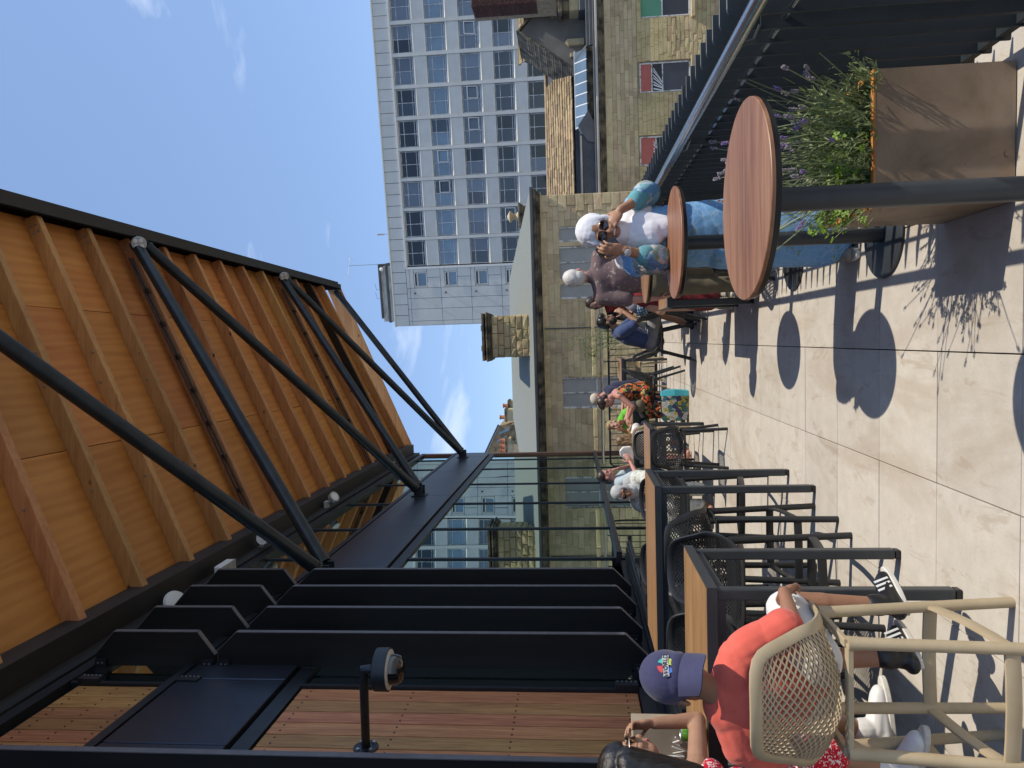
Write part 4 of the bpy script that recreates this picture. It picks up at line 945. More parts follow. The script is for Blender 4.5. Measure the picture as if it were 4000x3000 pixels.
# roof plane seen falling to the right
rp = [V(-7.4, 44.9, 7.6), V(-5.45, 44.9, 6.50), V(-5.25, 44.9, 5.7), V(-7.4, 44.9, 5.6)]
m = mb(); m.prism([V(-9.6, 44.9, 8.6), V(-5.43, 44.9, 6.5), V(-5.2, 44.9, 5.1), V(-9.6, 44.9, 5.1)], (0, 5, 0)); m.build('roof', M['slate'], fh)
for i, (xa, za) in enumerate(((-5.75, 6.15), (-6.25, 6.3))):
    m = mb(); m.prism([V(xa, 44.86, za-.3), V(xa+.20, 44.86, za-.32), V(xa-.12, 44.86, za+.36), V(xa-.30, 44.86, za+.42)], (0, .03, 0)); m.build('rooflight', M['pane_blue'], fh)
m = mb(); m.bar(V(-9.6, 44.85, 8.68), V(-5.38, 44.85, 6.55), .1, .12); m.build('verge', M['lead'], fh)
def pots(name, lab, x0, x1, z0, z1, xs, y):
    t = thing(name, lab, 'chimney', ((x0+x1)/2, y, z0), 0, 'far chimneys with clay pots')
    mb().box(x0, x1, y, y+.8, z0, z1).build('stack', M['stoneA'], t); mb().box(x0-.06, x1+.06, y-.06, y+.86, z1-.16, z1-.03).build('cap', M['stonedark'], t)
    for x in xs: mb().lathe([(.14, 0), (.12, .3), (.15, .32), (.15, .37)], (x, y+.4, z1-.03), 12).build('chimney_pot', M['terracotta'], t, smooth=True)
pots('pot_chimney', 'far chimney with two red pots nearest the pale roof', -5.1, -4.35, 4.5, 6.12, (-4.9,), 44.5)
pots('pot_chimney', 'far chimney with one red pot just right of the slate roof', -4.45, -3.9, 4.5, 6.0, (-4.25,), 45.6)
pots('pot_chimney', 'wide far chimney with a row of red pots against the pavilion corner', -7.6, -6.15, 3.4, 6.1, (-6.35, -6.7, -7.0), 44)
t = thing('far_dormer', 'dark far dormer with a moulded cornice between the chimneys', 'dormer', (-6, 43.5, 5)); m = mb(); m.box(-6.3, -5.3, 43.2, 44.6, 3.5, 5.35); m.build('wall', M['stoneA'], t); m = mb(); m.box(-6.4, -5.2, 43.1, 44.7, 5.35, 5.6); m.box(-6.35, -5.25, 43.15, 44.7, 5.0, 5.1); m.build('cornice', M['stonedark'], t)
# ------------------------------------------------------------------ tables, stools, chairs
def sweep(m, pts, nrm, w, t, closed=False):
    """flat band of width w (in the surface) and thickness t (along the normals) with rounded section"""
    k = len(pts); n = 8; vs = []; fs = []
    for i, p in enumerate(pts):
        a, b = pts[(i-1) % k if closed else max(i-1, 0)], pts[(i+1) % k if closed else min(i+1, k-1)]
        d = (b-a).normalized(); nn = (nrm[i]-d*nrm[i].dot(d)).normalized(); s = d.cross(nn)
        for j in range(n):
            q = 2*math.pi*(j+.5)/n; cx, cy = math.cos(q), math.sin(q)
            vs.append(p+s*w/2*math.copysign(abs(cx)**.6, cx)+nn*t/2*math.copysign(abs(cy)**.6, cy))
    for i in range(k if closed else k-1):
        for j in range(n): fs.append((i*n+j, i*n+(j+1) % n, ((i+1) % k)*n+(j+1) % n, ((i+1) % k)*n+j))
    if not closed: fs.append(tuple(reversed(range(n)))); fs.append(tuple((k-1)*n+j for j in range(n)))
    m.add(vs, fs)
def shell_fn(zs, back):
    vv = [0, .12, .30, .46, .58, .70, .86, 1]
    Yp = [.205, .13, .0, -.13, -.195, -.228, -.255, -.27]; Zp = [-.012, .0, -.012, -.004, .045, .13*back, .25*back, .325*back]
    W = [.195, .21, .225, .235, .232, .218, .190, .165]; A = [.0, .01, .035, .075, .085, .03, .0, -.01]; B = [0, 0, .0, .01, .045, .07, .06, .05]
    def f(u, v):
        g = lambda T: float(np.interp(v, vv, T)); a = abs(u)
        return Vector((u*g(W), g(Yp)+g(B)*a**2.2, zs+g(Zp)+g(A)*a**2.4))
    return f
def nrm(f, u, v):
    e = .01; a = f(min(u+e, 1), v)-f(max(u-e, -1), v); b = f(u, min(v+e, 1))-f(u, max(v-e, 0)); return a.cross(b).normalized()
def net_mesh(f, name, matr, nu=26, nv=54):
    bm = bmesh.new(); g = {}
    for i in range(nu+1):
        for j in range(nv+1):
            if (i+j) % 2 == 0: g[i, j] = bm.verts.new(f(-1+2*i/nu, .02+.96*j/nv))
    cells = []
    for i in range(1, nu):
        for j in range(1, nv):
            if (i+j) % 2 == 1: cells.append(bm.faces.new((g[i-1, j], g[i, j-1], g[i+1, j], g[i, j+1])))
    for j in range(1, nv):
        if j % 2 == 1: cells += [bm.faces.new((g[0, j-1], g[1, j], g[0, j+1])), bm.faces.new((g[nu, j+1], g[nu-1, j], g[nu, j-1]))] if (nu % 2 == 0) else []
    bm.normal_update()
    bmesh.ops.inset_individual(bm, faces=cells, thickness=.0036 if nu > 20 else .0046, depth=0)
    bmesh.ops.delete(bm, geom=cells, context='FACES_ONLY')
    bmesh.ops.solidify(bm, geom=bm.faces[:], thickness=.0095)
    me = bpy.data.meshes.new(name); bm.to_mesh(me); bm.free(); me.materials.append(matr); return me
def seat(kind, matr, name, label, cat):
    """a net-shell bar stool or chair: shell frame, net, four legs, foot rest; faces +y"""
    t = thing(name, label, cat)
    zs, bk = (.75, .98) if kind == 'stool' else (.455, 1.08)
    f = shell_fn(zs, bk)
    link('net_shell', net_mesh(f, 'net_shell', matr, *((26, 54) if kind == 'stool' else (20, 42))), t)
    P = [(u, 0) for u in np.linspace(-1, 1, 9)]+[(1, v) for v in np.linspace(.06, .94, 17)]+[(u, 1) for u in np.linspace(1, -1, 9)]+[(-1, v) for v in np.linspace(.94, .06, 17)]
    pts = [f(*p) for p in P]; ns = [nrm(f, *p) for p in P]
    # round the corners of the outline
    for _ in range(2): pts = [(pts[i-1]+pts[i]*2+pts[(i+1) % len(pts)])/4 for i in range(len(pts))]
    m = mb(); sweep(m, pts, ns, .042, .017, True); m.build('shell_frame', matr, t, smooth=True)
    feet = [(-.205, .20), (.205, .20), (-.20, -.225), (.20, -.225)] if kind == 'stool' else [(-.225, .22), (.225, .22), (-.21, -.27), (.21, -.27)]
    tops = [(-.185, .14), (.185, .14), (-.19, -.15), (.19, -.15)]
    m = mb()
    for a, b in ((0, 1), (2, 3)): m.bar(V(*tops[a], zs-.02), V(*tops[b], zs-.02), .03, .02)
    for a, b in ((0, 2), (1, 3)): m.bar(V(*tops[a], zs-.02), V(*tops[b], zs-.012), .03, .02)
    m.build('seat_brace', matr, t, bevel=.003)
    for (fx, fy), (tx, ty) in zip(feet, tops): mb().tube([V(tx, ty, zs-.015), V(tx+(fx-tx)*.1, ty+(fy-ty)*.1, zs-.08), V(fx, fy, .004), V(fx, fy, 0)], ([.025, .0215, .020, .020] if kind == 'stool' else [.021, .018, .0165, .0165]), 12).build('leg', matr, t, smooth=True)
    if kind == 'stool':
        g = lambda i, z: V(feet[i][0]+(tops[i][0]-feet[i][0])*z/zs, feet[i][1]+(tops[i][1]-feet[i][1])*z/zs, z)
        for i, j, z0, z1 in ((0, 1, .31, .31), (2, 3, .24, .24), (0, 2, .31, .24), (1, 3, .31, .24)):
            a, b = g(i, z0), g(j, z1); mid = (a+b)/2+(V(0, 0, 0)-V((a.x+b.x)/2, (a.y+b.y)/2, 0)).normalized()*-.012; u = V(0, 0, 1)
            m = mb(); sweep(m, [a, a+(mid-a)*.5+(mid-(a+b)/2)*.2, mid, mid+(b-mid)*.5+(mid-(a+b)/2)*.2, b], [(b-a).cross(u)]*5, .05, .016); m.build('foot_rest', matr, t, smooth=True)
    return t
dstool = seat('stool', M['dark_plastic'], 'bar_stool', 'anthracite net bar stool under the near side of the second bar table', 'bar stool')
bstool = seat('stool', M['beige_plastic'], 'bar_stool', 'beige net bar stool on which the boy in the coral T-shirt sits', 'bar stool')
dchair = seat('chair', M['dark_plastic'], 'net_chair', 'dark net chair with its back to the camera in front of the low table', 'chair')
bchair = seat('chair', M['beige_plastic'], 'net_chair', 'beige net chair holding the girl with long brown hair', 'chair')
GS, GC = 'net shell bar stools round the bar tables', 'net shell chairs round the low tables'
def put(o, x, y, deg, lab=None, grp=None, first=[]):
    if o.name not in first: first.append(o.name); o.location = (x, y, 0); o.rotation_euler = (0, 0, R(deg)); o['group'] = grp; return o
    return copy_tree(o, (x, y, 0), R(deg), lab, grp)
put(dstool, -1.39, 4.70, 3, None, GS)
put(dstool, -1.42, 5.86, 176, 'sunlit anthracite bar stool on the far side of the second bar table', GS)
put(dstool, -1.41, 4.04, 183, 'anthracite bar stool on the far side of the nearest bar table, by its right legs', GS)
put(dstool, -1.90, 4.06, 178, 'anthracite bar stool rising above the nearest table, by the boy\'s cap', GS)
put(dstool, -1.97, 4.68, -4, 'anthracite bar stool near the louvres on the near side of the second bar table', GS)
put(dstool, -1.98, 5.88, 182, 'anthracite bar stool at the wall end of the second bar table', GS)
put(bstool, -1.245, 2.535, 1, None, GS)
put(bstool, -1.86, 2.69, -24, 'beige net bar stool under the girl in the red dress', GS)
put(dchair, -1.235, 7.87, 4, None, GC)
put(dchair, -1.50, 9.50, 180, 'dark net chair on the far side of the low table, facing the camera', GC)
put(dchair, -.05, 9.64, -93, 'dark net chair under the man in the blue T-shirt', GC)
put(dchair, -.75, 10.66, 84, 'dark net chair under the woman in the orange floral dress', GC)
put(dchair, -.78, 11.75, 95, 'dark net chair under the man in the cream cap', GC)
put(dchair, -1.28, 11.80, 176, 'dark net chair behind the boy in the lime green T-shirt', GC)
put(dchair, .74, 5.92, 62, 'dark net chair behind the round tables in front of the man in mauve', GC)
put(dchair, -2.15, 10.1, -80, 'dark net chair under the man in the pale blue T-shirt', GC)
put(dchair, -1.95, 8.95, 180, 'dark net chair under the woman in the grey headscarf', GC)
put(bchair, -1.50, 10.27, 3, None, GC)
put(bchair, -.62, 12.62, 170, 'beige net chair in front of the end railing', GC)
def legtable(x0, x1, y0, y1, H, label, group, planks=5, name='table', leg=.05):
    t = thing(name, label, 'table', ((x0+x1)/2, (y0+y1)/2, 0), 0, group)
    n = planks; w = (y1-y0-.012)/n
    m = mb(); m.box(x0, x1, y0, y1, H-.045, H-.012); m.box(x0, x1, y0, y0+.006, H-.012, H); m.box(x0, x1, y1-.006, y1, H-.012, H); m.box(x0, x0+.006, y0+.006, y1-.006, H-.012, H); m.box(x1-.006, x1, y0+.006, y1-.006, H-.012, H)
    m.build('top_frame', M['tmetal'], t)
    for k in range(n): mb().box(x0+.007, x1-.007, y0+.0065+w*k, y0+.0055+w*(k+1), H-.0115, H+.001).build('top_plank', M['ttop'], t)
    for sx in (x0+.012, x1-.012-leg):
        for sy in (y0+.012, y1-.012-leg):
            o = mb().box(sx, sx+leg, sy, sy+leg, .03, H-.045).build('leg', M['tmetal'], t, bevel=.006, seg=2)
            mb().box(sx+.002, sx+leg-.002, sy+.002, sy+leg-.002, 0, .03).build('foot', M['black'], o, bevel=.005)
    m = mb()
    for sx in (x0+.02, x1-.05): m.box(sx, sx+.03, y0+.06, y1-.06, H-.085, H-.046)
    for sy in (y0+.02, y1-.05): m.box(x0+.06, x1-.06, sy, sy+.03, H-.085, H-.046)
    m.build('apron', M['tmetal'], t)
    return t
legtable(-2.36, -1.105, 3.06, 3.70, 1.075, 'tall timber topped bar table where the boy in coral sits', 'timber topped bar tables', name='bar_table')
legtable(-2.30, -1.035, 4.87, 5.53, 1.09, 'second tall timber topped bar table with only empty stools around it', 'timber topped bar tables', name='bar_table')
GT = 'low timber topped tables'
legtable(-1.85, -1.085, 8.32, 9.04, .75, 'low timber topped table behind the empty dark chair', GT, 5, 'low_table', .045)
legtable(-1.98, -1.08, 10.62, 11.30, .75, 'low timber topped table between the floral dress woman and the boy in green', GT, 5, 'low_table', .045)
legtable(-1.05, -.36, 12.35, 13.02, .79, 'low timber topped table standing empty against the end railing', GT, 5, 'low_table', .045)
legtable(.26, .92, 6.46, 7.14, .765, 'low timber topped table beside the legs of the man in mauve', GT, 5, 'low_table', .06)
legtable(.30, .96, 9.1, 9.85, .75, 'low timber topped table in front of the man in the blue T-shirt', GT, 5, 'low_table', .06)
def roundtable(x, y, r, H, label, bx=None):
    t = thing('round_table', label, 'table', (x, y, 0), 0, 'round topped poseur tables on one post')
    mb().lathe([(r-.01, H-.013), (r, H-.012), (r, H-.002), (r-.002, H)], (x, y, 0), 72).build('table_top', M['rtop'], t, smooth=True)
    mb().lathe([(r-.012, H-.032), (r-.004, H-.029), (r-.003, H-.0135), (.0, H-.0135)], (x, y, 0), 64).build('top_rim', M['black'], t, smooth=True)
    bx = bx or x
    mb().lathe([(.12, H-.045), (.12, H-.034), (.038, H-.046), (.038, .02), (.0, .02)][1:], (bx, y, 0), 40).build('post', M['tmetal'], t, smooth=True)
    mb().lathe([(.215, 0), (.225, .004), (.225, .012), (.218, .016), (.04, .0165)], (bx, y, 0), 56).build('base_plate', M['tmetal'], t, smooth=True)
roundtable(.417, 2.29, .309, 1.085, 'largest nearest round table in front of the planter')
roundtable(.497, 3.835, .295, 1.085, 'middle round table where the woman in the white headscarf leans', .495)
roundtable(.548, 5.33, .294, 1.085, 'farthest round table in front of the man in mauve', .535)
# ------------------------------------------------------------------ people
def remeshed(m, name, matr, vox, it, off, folds=0, fs=26, seed=0, cut=None):
    me = m.mesh(name+'_src', matr); o = bpy.data.objects.new('tmp', me); C.objects.link(o)
    r = o.modifiers.new('r', 'REMESH'); r.mode = 'VOXEL'; r.voxel_size = vox; r.use_smooth_shade = True
    s = o.modifiers.new('s', 'SMOOTH'); s.factor = .5; s.iterations = it
    dg = bpy.context.evaluated_depsgraph_get(); n = bpy.data.meshes.new_from_object(o.evaluated_get(dg))
    bpy.data.objects.remove(o); bpy.data.meshes.remove(me); n.name = name
    k = len(n.vertices); co = np.empty(k*3, np.float32); n.vertices.foreach_get('co', co); co = co.reshape(-1, 3)
    if folds:
        no = np.empty(k*3, np.float32); n.vertices.foreach_get('normal', no); no = no.reshape(-1, 3); rg = np.random.default_rng(seed+5)
        d = np.zeros(k)
        for j in range(7):
            w = rg.normal(0, 1, 3); w[2] *= .45; w /= np.linalg.norm(w); ph = co @ w*fs*rg.uniform(.5, 1.6)+rg.uniform(0, 6)+1.3*np.sin(co @ rg.normal(0, 1, 3)*fs*.4)
            d += np.abs(np.sin(ph))**.7*rg.uniform(.4, 1)
        co = co+no*(folds*(d/3.2-.8))[:, None]
    co = co-np.array(off); n.vertices.foreach_set('co', co.astype(np.float32).ravel())
    if not n.materials: n.materials.append(matr)
    n.polygons.foreach_set('use_smooth', [True]*len(n.polygons)); n.update(); return n
def ik(a, c, l1, l2, hint):
    a, c = Vector(a), Vector(c); d = c-a; L = min(max(d.length, 1e-4), (l1+l2)*.999); d.normalize(); x = (l1*l1-l2*l2+L*L)/(2*L); h = math.sqrt(max(l1*l1-x*x, 0))
    hv = Vector(hint); hv = (hv-d*hv.dot(d)).normalized(); return a+d*x+hv*h
class Person:
    def __init__(s, label, loc, skin, group=None, vox=.009, s_=1.0):
        s.t = thing('person', label, 'person', loc, 0, group); s.skin = skin; s.L = {}; s.vox = vox; s.s = s_; s.layer('body', skin, vox, 3)
    def layer(s, name, matr, vox=None, it=5, folds=0, fs=26):
        s.L[name] = [mb(), matr, vox or s.vox, it, folds, fs]; return s.L[name][0]
    def head(s, c, f, u=(0, 0, 1), k=None):
        k = k or s.s; f = Vector(f).normalized(); u = Vector(u); u = (u-f*u.dot(f)).normalized(); r = f.cross(u); s.hc, s.hf, s.hu, s.hr, s.hk = Vector(c), f, u, r, k
        B = s.L['body'][0]; rot = Matrix((r, f, u)).transposed(); s.rot = rot; P = s.hp
        B.ell(P(0, -.012, .045), [x*k for x in (.073, .092, .090)], 20, 12, rot=rot); B.ell(P(0, .028, -.012), [x*k for x in (.060, .060, .094)], 18, 12, rot=rot)
        B.ell(P(0, .042, -.070), [x*k for x in (.043, .043, .036)], 14, 8, rot=rot); B.cap(P(0, .084, .012), P(0, .104, -.026), .009*k, .0125*k, 8)
        for i in (-1, 1):
            B.ell(P(.075*i, -.008, -.008), [x*k for x in (.011, .021, .031)], 10, 6, rot=rot); B.ell(P(.034*i, .074, .030), [x*k for x in (.026, .012, .010)], 8, 6, rot=rot); B.ell(P(.036*i, .062, -.028), [x*k for x in (.022, .02, .022)], 8, 6, rot=rot)
        B.cap(P(0, .088, -.048), P(0, .086, -.062), .013*k, .012*k, 8)
    def hp(s, x, y, z): return s.hc+(s.hr*x+s.hf*y+s.hu*z)*s.hk
    def hell(s, lay, c, r, n=20, m=12): s.L[lay][0].ell(s.hp(*c), [x*s.hk for x in r], n, m, rot=s.rot)
    def neck(s, base, r=.052): s.L['body'][0].cap(base, s.hp(0, -.018, -.06), r*s.s*1.08, r*s.s, 14)
    def limb(s, lay, pts, rs, n=14):
        for i in range(len(pts)-1): s.L[lay][0].cap(pts[i], pts[i+1], rs[i], rs[i+1], n)
    def torso(s, lay, pel, nb, shl, shr, fwd, g=0, belly=0):
        B = s.L[lay][0]; k = s.s; pel, nb = Vector(pel), Vector(nb); fwd = Vector(fwd).normalized(); m_ = pel+(nb-pel)*.62; w = pel+(nb-pel)*.3; sh = (Vector(shl)-Vector(shr)).length
        B.cap(pel, w+fwd*belly*.5, .128*k+g, .136*k+g+belly*.4, 20, (fwd, .76)); B.cap(w+fwd*belly*.5, m_, .138*k+g+belly*.4, .155*k+g, 20, (fwd, .74)); B.cap(m_, pel+(nb-pel)*.86, .150*k+g, .115*k+g, 20, (fwd, .72))
        B.cap(shl, nb-(nb-pel)*.06, .056*k+g, .070*k+g, 14); B.cap(shr, nb-(nb-pel)*.06, .056*k+g, .070*k+g, 14)
    def arm(s, sh, el, wr, lay='body', g=0, sleeve=None, hem=.010):
        k = s.s; sh, el, wr = map(Vector, (sh, el, wr)); s.limb('body', [sh, el, wr], [.048*k, .040*k, .026*k])
        s.L['body'][0].cap(el+(wr-el)*.05, el+(wr-el)*.45, .038*k, .034*k, 12)
        if sleeve:
            L, frac = sleeve
            if frac <= 1: s.limb(L, [sh, sh+(el-sh)*frac], [.056*k+g, .050*k+hem])
            else: s.limb(L, [sh, el, el+(wr-el)*(frac-1)], [.056*k+g, .046*k+g, .036*k+hem])
    def hand(s, w, d, n, side=1, curl=.5, k=None, thumb=.6):
        """wrist, pointing direction, palm normal"""
        k = (k or s.s)*1.0; w, d, n = Vector(w), Vector(d).normalized(), Vector(n).normalized(); n = (n-d*n.dot(d)).normalized(); a = d.cross(n)*side; B = s.L['body'][0]
        rot = Matrix((a, d, n)).transposed(); B.ell(w+d*.048*k, (.041*k, .056*k, .018*k), 14, 8, rot=rot)
        for i, (o, L) in enumerate(((.030, .074), (.010, .083), (-.011, .077), (-.031, .060))):
            p = w+(d*(.088-.004*abs(i-1))+a*o)*k; dd = (d+a*o*2).normalized(); q = curl*(.8+.12*i)
            for j, f in enumerate((.42, .32, .26)):
                e = p+dd*L*f*k; B.cap(p, e, (.0092-.0006*j)*k, (.0086-.0007*j)*k, 8); p = e; dd = (dd*math.cos(q)+n*math.sin(q)).normalized() if j == 0 else (dd+n*q*.8).normalized()
            
        p = w+(d*.028+a*.030)*k; dd = (d*.55+a*.75+n*.3).normalized()
        for f in (.042, .032, .026): e = p+dd*f*k; B.cap(p, e, .0115*k, .0095*k, 8); p = e; dd = (dd+d*.5*thumb+n*.45*thumb-a*.5*thumb).normalized()
    def leg(s, hip, kn, an, toe, shoe=None, r=1, sole=None):
        k = s.s; hip, kn, an, toe = map(Vector, (hip, kn, an, toe)); s.limb('body', [hip, kn, an], [.082*k*r, .056*k*r, .037*k]); s.L['body'][0].cap(kn+(an-kn)*.12, kn+(an-kn)*.45, .052*k*r, .050*k*r, 12)
        d = (toe-an); d.z = 0; d = d.normalized()
        lay = shoe or 'body'; B = s.L[lay][0]; g = .006 if shoe else 0; z0 = toe.z
        heel = V(an.x, an.y, z0+.035*k)-d*.035*k; B.cap(heel, V(toe.x, toe.y, z0+.030*k)-d*.04*k, .036*k+g, .034*k+g, 14, (V(0, 0, 1), .8)); B.cap(V(an.x, an.y, z0+.07*k), V(toe.x, toe.y, z0+.032*k)-d*.05*k, .040*k+g, .034*k+g, 12)
        if not shoe: return
        B.cap(an+V(0, 0, -.02*k), an+V(0, 0, .005*k), .044*k+g, .043*k+g, 12)
    def sole(s, an, toe, matr, name='sole'):
        k = s.s; an, toe = Vector(an), Vector(toe); d = toe-an; d.z = 0; L = d.length; d.normalize(); a = V(-d.y, d.x, 0); z = toe.z; P = []
        for q in np.linspace(0, 2*math.pi, 22)[:-1]:
            x = math.cos(q); P.append(V(an.x, an.y, z-.008)+d*((L-.02*k)/2+(L/2+.05*k)*x)+a*(.043*k*math.sin(q)*(1+.12*x)))
        mb().prism(P, (0, 0, .026*k)).build(name, matr, s.t, bevel=.004)
    def face(s, eyes=True, lips=(.42, .16, .13), brow=None):
        k = s.hk; m = mb(); P = s.hp
        if eyes:
            for i in (-1, 1): m.ell(P(.032*i, .078, .012), [x*k for x in (.0135, .009, .0075)], 10, 6, rot=s.rot)
            m.build('eye', M['eye'], s.t, smooth=True, kind=None)
        if brow:
            m = mb()
            for i in (-1, 1): m.cap(P(.015*i, .088, .032), P(.048*i, .076, .036), .0045*k, .003*k, 6)
            m.build('eyebrow', brow, s.t, smooth=True)
        if lips: m = mb(); m.cap(P(-.018, .094, -.056), P(.018, .094, -.056), .0062*k, .0062*k, 8); m.build('lips', M['lips'], s.t, smooth=True)
    def sunglasses(s, w=.030, h=.021, rim=None, tilt=0):
        k = s.hk; P = s.hp; g = mb(); f = mb()
        for i in (-1, 1):
            ring = [P(i*(.030 if w < .028 else .034)+w*math.copysign(abs(math.cos(q))**.6, math.cos(q))*1.0, .100-.012*abs(math.cos(q))*(1 if math.cos(q)*i > 0 else 0), .012+h*math.copysign(abs(math.sin(q))**.7, math.sin(q))) for q in np.linspace(0, 2*math.pi, 17)[:-1]]
            g.prism(ring, s.hf*.003*k); f.tube(ring+[ring[0]], .0026*k, 6); f.tube([P(.066*i, .086, .018), P(.078*i, .04, .016), P(.080*i, -.02, .012)], .0026*k, 6)
        f.tube([P(-.008, .106, .018), P(.008, .106, .018)], .0026*k, 6)
        o = g.build('sunglasses', M['sunlens'], s.t); f.build('frame', rim or M['sunrim'], o, smooth=True)
    def build(s):
        for i, (nm, (m, matr, vox, it, folds, fs)) in enumerate(s.L.items()):
            if m.v: link(nm.split('#')[0], remeshed(m, nm.split('#')[0], matr, vox, it, wloc(s.t), folds, fs, i), s.t)
        return s
def skin(name, c):
    m, nt, b, out = nodes(name); v = coords(nt, 'Position'); n = noise(nt, v, 18, 4)
    setc(nt, b, 'Base Color', ramp(nt, n, [(.35, tuple(x*.9 for x in c)), (.65, c)])); b.inputs['Roughness'].default_value = .5; b.inputs['Specular IOR Level'].default_value = .35
    b.inputs['Subsurface Weight'].default_value = .08; b.inputs['Subsurface Radius'].default_value = (.01, .004, .002); return m
SK = {'fair': skin('fair_skin', (.56, .33, .24)), 'pink': skin('ruddy_skin', (.55, .27, .21)), 'tan': skin('tanned_skin', (.42, .22, .13)), 'brown': skin('brown_skin', (.33, .165, .10)), 'olive': skin('olive_skin', (.40, .225, .14))}
def cloth(name, c, c2=None, sc=14, bm=.25, sheen=.15): return mat(name, c, c2 or tuple(x*.86 for x in c), sc, rough=.85, bmp=bm, bscale=90, coord='Position', spec=.2, sheen=sheen)
M['eye'] = mat('dark_eye', (.015, .01, .008), rough=.2); M['lips'] = mat('lips', (.40, .12, .11), rough=.4); M['sunlens'] = mat('sunglass_lens', (.02, .01, .012), rough=.05, spec=.9); M['sunrim'] = mat('tortoise_rim', (.02, .01, .006), (.10, .045, .015), 60, rough=.25)
M['hair_black'] = mat('black_hair', (.006, .005, .005), (.02, .016, .014), 22, (6, 6, .6), rough=.32, coord='Position', bmp=.5, bscale=60); M['hair_brown'] = mat('brown_hair', (.014, .008, .005), (.045, .024, .014), 22, (5, 5, .7), rough=.42, coord='Position', bmp=.5, bscale=60)
M['hair_mixed'] = mat('highlighted_hair', (.06, .03, .012), (.30, .18, .08), 16, (5, 5, .4), rough=.45, coord='Position', bmp=.5, bscale=60); M['hair_blond'] = mat('fair_hair', (.26, .17, .08), (.42, .30, .16), 30, rough=.55, coord='Position', bmp=.4)
M['hair_white'] = mat('white_hair', (.50, .47, .42), (.72, .69, .64), 26, (4, 4, .8), rough=.6, coord='Position', bmp=.6, bscale=70)
def flecks(name, base, spot, scale, lo, hi, stretch=(1, 1, 1), mid=None):
    m, nt, b, out = nodes(name); v = coords(nt, 'Position', stretch); d = noise(nt, v, scale, 2, .5, .8); c = mixc(nt, ramp(nt, d, [(lo, (0, 0, 0)), (hi, (1, 1, 1))]), base, spot)
    if mid: c = mixc(nt, ramp(nt, noise(nt, v, scale*.37, 3), [(.52, (0, 0, 0)), (.58, (1, 1, 1))]), c, mid)
    setc(nt, b, 'Base Color', c); b.inputs['Roughness'].default_value = .85; b.inputs['Specular IOR Level'].default_value = .2; bump(nt, b, noise(nt, v, 60, 3), .15, .003); return m
def patches(name, cols, scale, bg=None, bgt=.0):
    m, nt, b, out = nodes(name); v = coords(nt, 'Position'); w = nt.nodes.new('ShaderNodeTexNoise'); w.inputs['Scale'].default_value = scale*.8; nt.links.new(v, w.inputs['Vector'])
    va = nt.nodes.new('ShaderNodeVectorMath'); va.operation = 'MULTIPLY_ADD'; va.inputs[1].default_value = (.12, .12, .12); nt.links.new(w.outputs['Color'], va.inputs[0]); nt.links.new(v, va.inputs[2])
    vn = nt.nodes.new('ShaderNodeTexVoronoi'); vn.inputs['Scale'].default_value = scale; nt.links.new(va.outputs[0], vn.inputs['Vector']); sx = nt.nodes.new('ShaderNodeSeparateXYZ'); nt.links.new(vn.outputs['Color'], sx.inputs[0])
    n = len(cols); c = ramp(nt, sx.outputs[0], [(i/n, k) for i, k in enumerate(cols)], 'CONSTANT')
    if bg: c = mixc(nt, ramp(nt, vn.outputs['Distance'], [(bgt, (0, 0, 0)), (bgt+.06, (1, 1, 1))]), c, bg)
    setc(nt, b, 'Base Color', c); b.inputs['Roughness'].default_value = .8; return m
M['scarf'] = cloth('white_scarf_cloth', (.78, .78, .80), (.72, .72, .76)); M['greyscarf'] = cloth('pale_grey_scarf_cloth', (.47, .48, .48), (.40, .41, .415))
def bluedress():
    m, nt, b, out = nodes('blue_printed_cotton'); v = coords(nt, 'Position'); n = noise(nt, v, 13, 4, .6, .7); c = ramp(nt, noise(nt, v, 3, 2), [(.35, (.13, .33, .66)), (.65, (.22, .46, .76))])
    c = mixc(nt, ramp(nt, n, [(.60, (0, 0, 0)), (.66, (.8, .8, .8))]), c, (.20, .30, .20)); d = voro(nt, v, 24, 'Distance', 'DISTANCE_TO_EDGE'); c = mixc(nt, ramp(nt, d, [(.03, (.45, .45, .45)), (.07, (0, 0, 0))]), c, (.42, .58, .74))
    setc(nt, b, 'Base Color', c); b.inputs['Roughness'].default_value = .8; return m
M['bluedress'] = bluedress(); M['sleevepaint'] = patches('painted_sleeve_cloth', [(.11, .25, .42), (.36, .46, .54), (.44, .41, .38), (.12, .22, .36), (.17, .34, .38), (.30, .34, .30), (.20, .30, .22)], 19); M['tealcuff'] = cloth('teal_cuff_cloth', (.13, .34, .37))
M['mauve'] = flecks('mauve_flowered_shirt_cloth', (.165, .115, .115), (.36, .30, .27), 30, .62, .66); M['khaki'] = cloth('khaki_trouser_cloth', (.17, .145, .095)); M['redpaisley'] = flecks('red_patterned_skirt_cloth', (.30, .035, .035), (.11, .04, .075), 55, .48, .56)
M['navytee'] = cloth('blue_tshirt_cloth', (.055, .085, .19)); M['greyshort'] = cloth('grey_shorts_cloth', (.26, .255, .25)); M['floral'] = patches('orange_floral_cloth', [(.66, .12, .02), (.02, .018, .018), (.60, .42, .14), (.60, .09, .03), (.02, .02, .02), (.66, .16, .03), (.22, .25, .06), (.02, .02, .02)], 21, (.015, .014, .014), .58)
M['navy'] = cloth('navy_cloth', (.022, .025, .06)); M['cream'] = cloth('cream_cap_cloth', (.62, .55, .43)); M['lime'] = cloth('lime_green_cloth', (.16, .55, .05)); M['whitetee'] = cloth('white_tshirt_cloth', (.75, .74, .72)); M['palebl'] = cloth('pale_blue_tshirt_cloth', (.44, .53, .58))
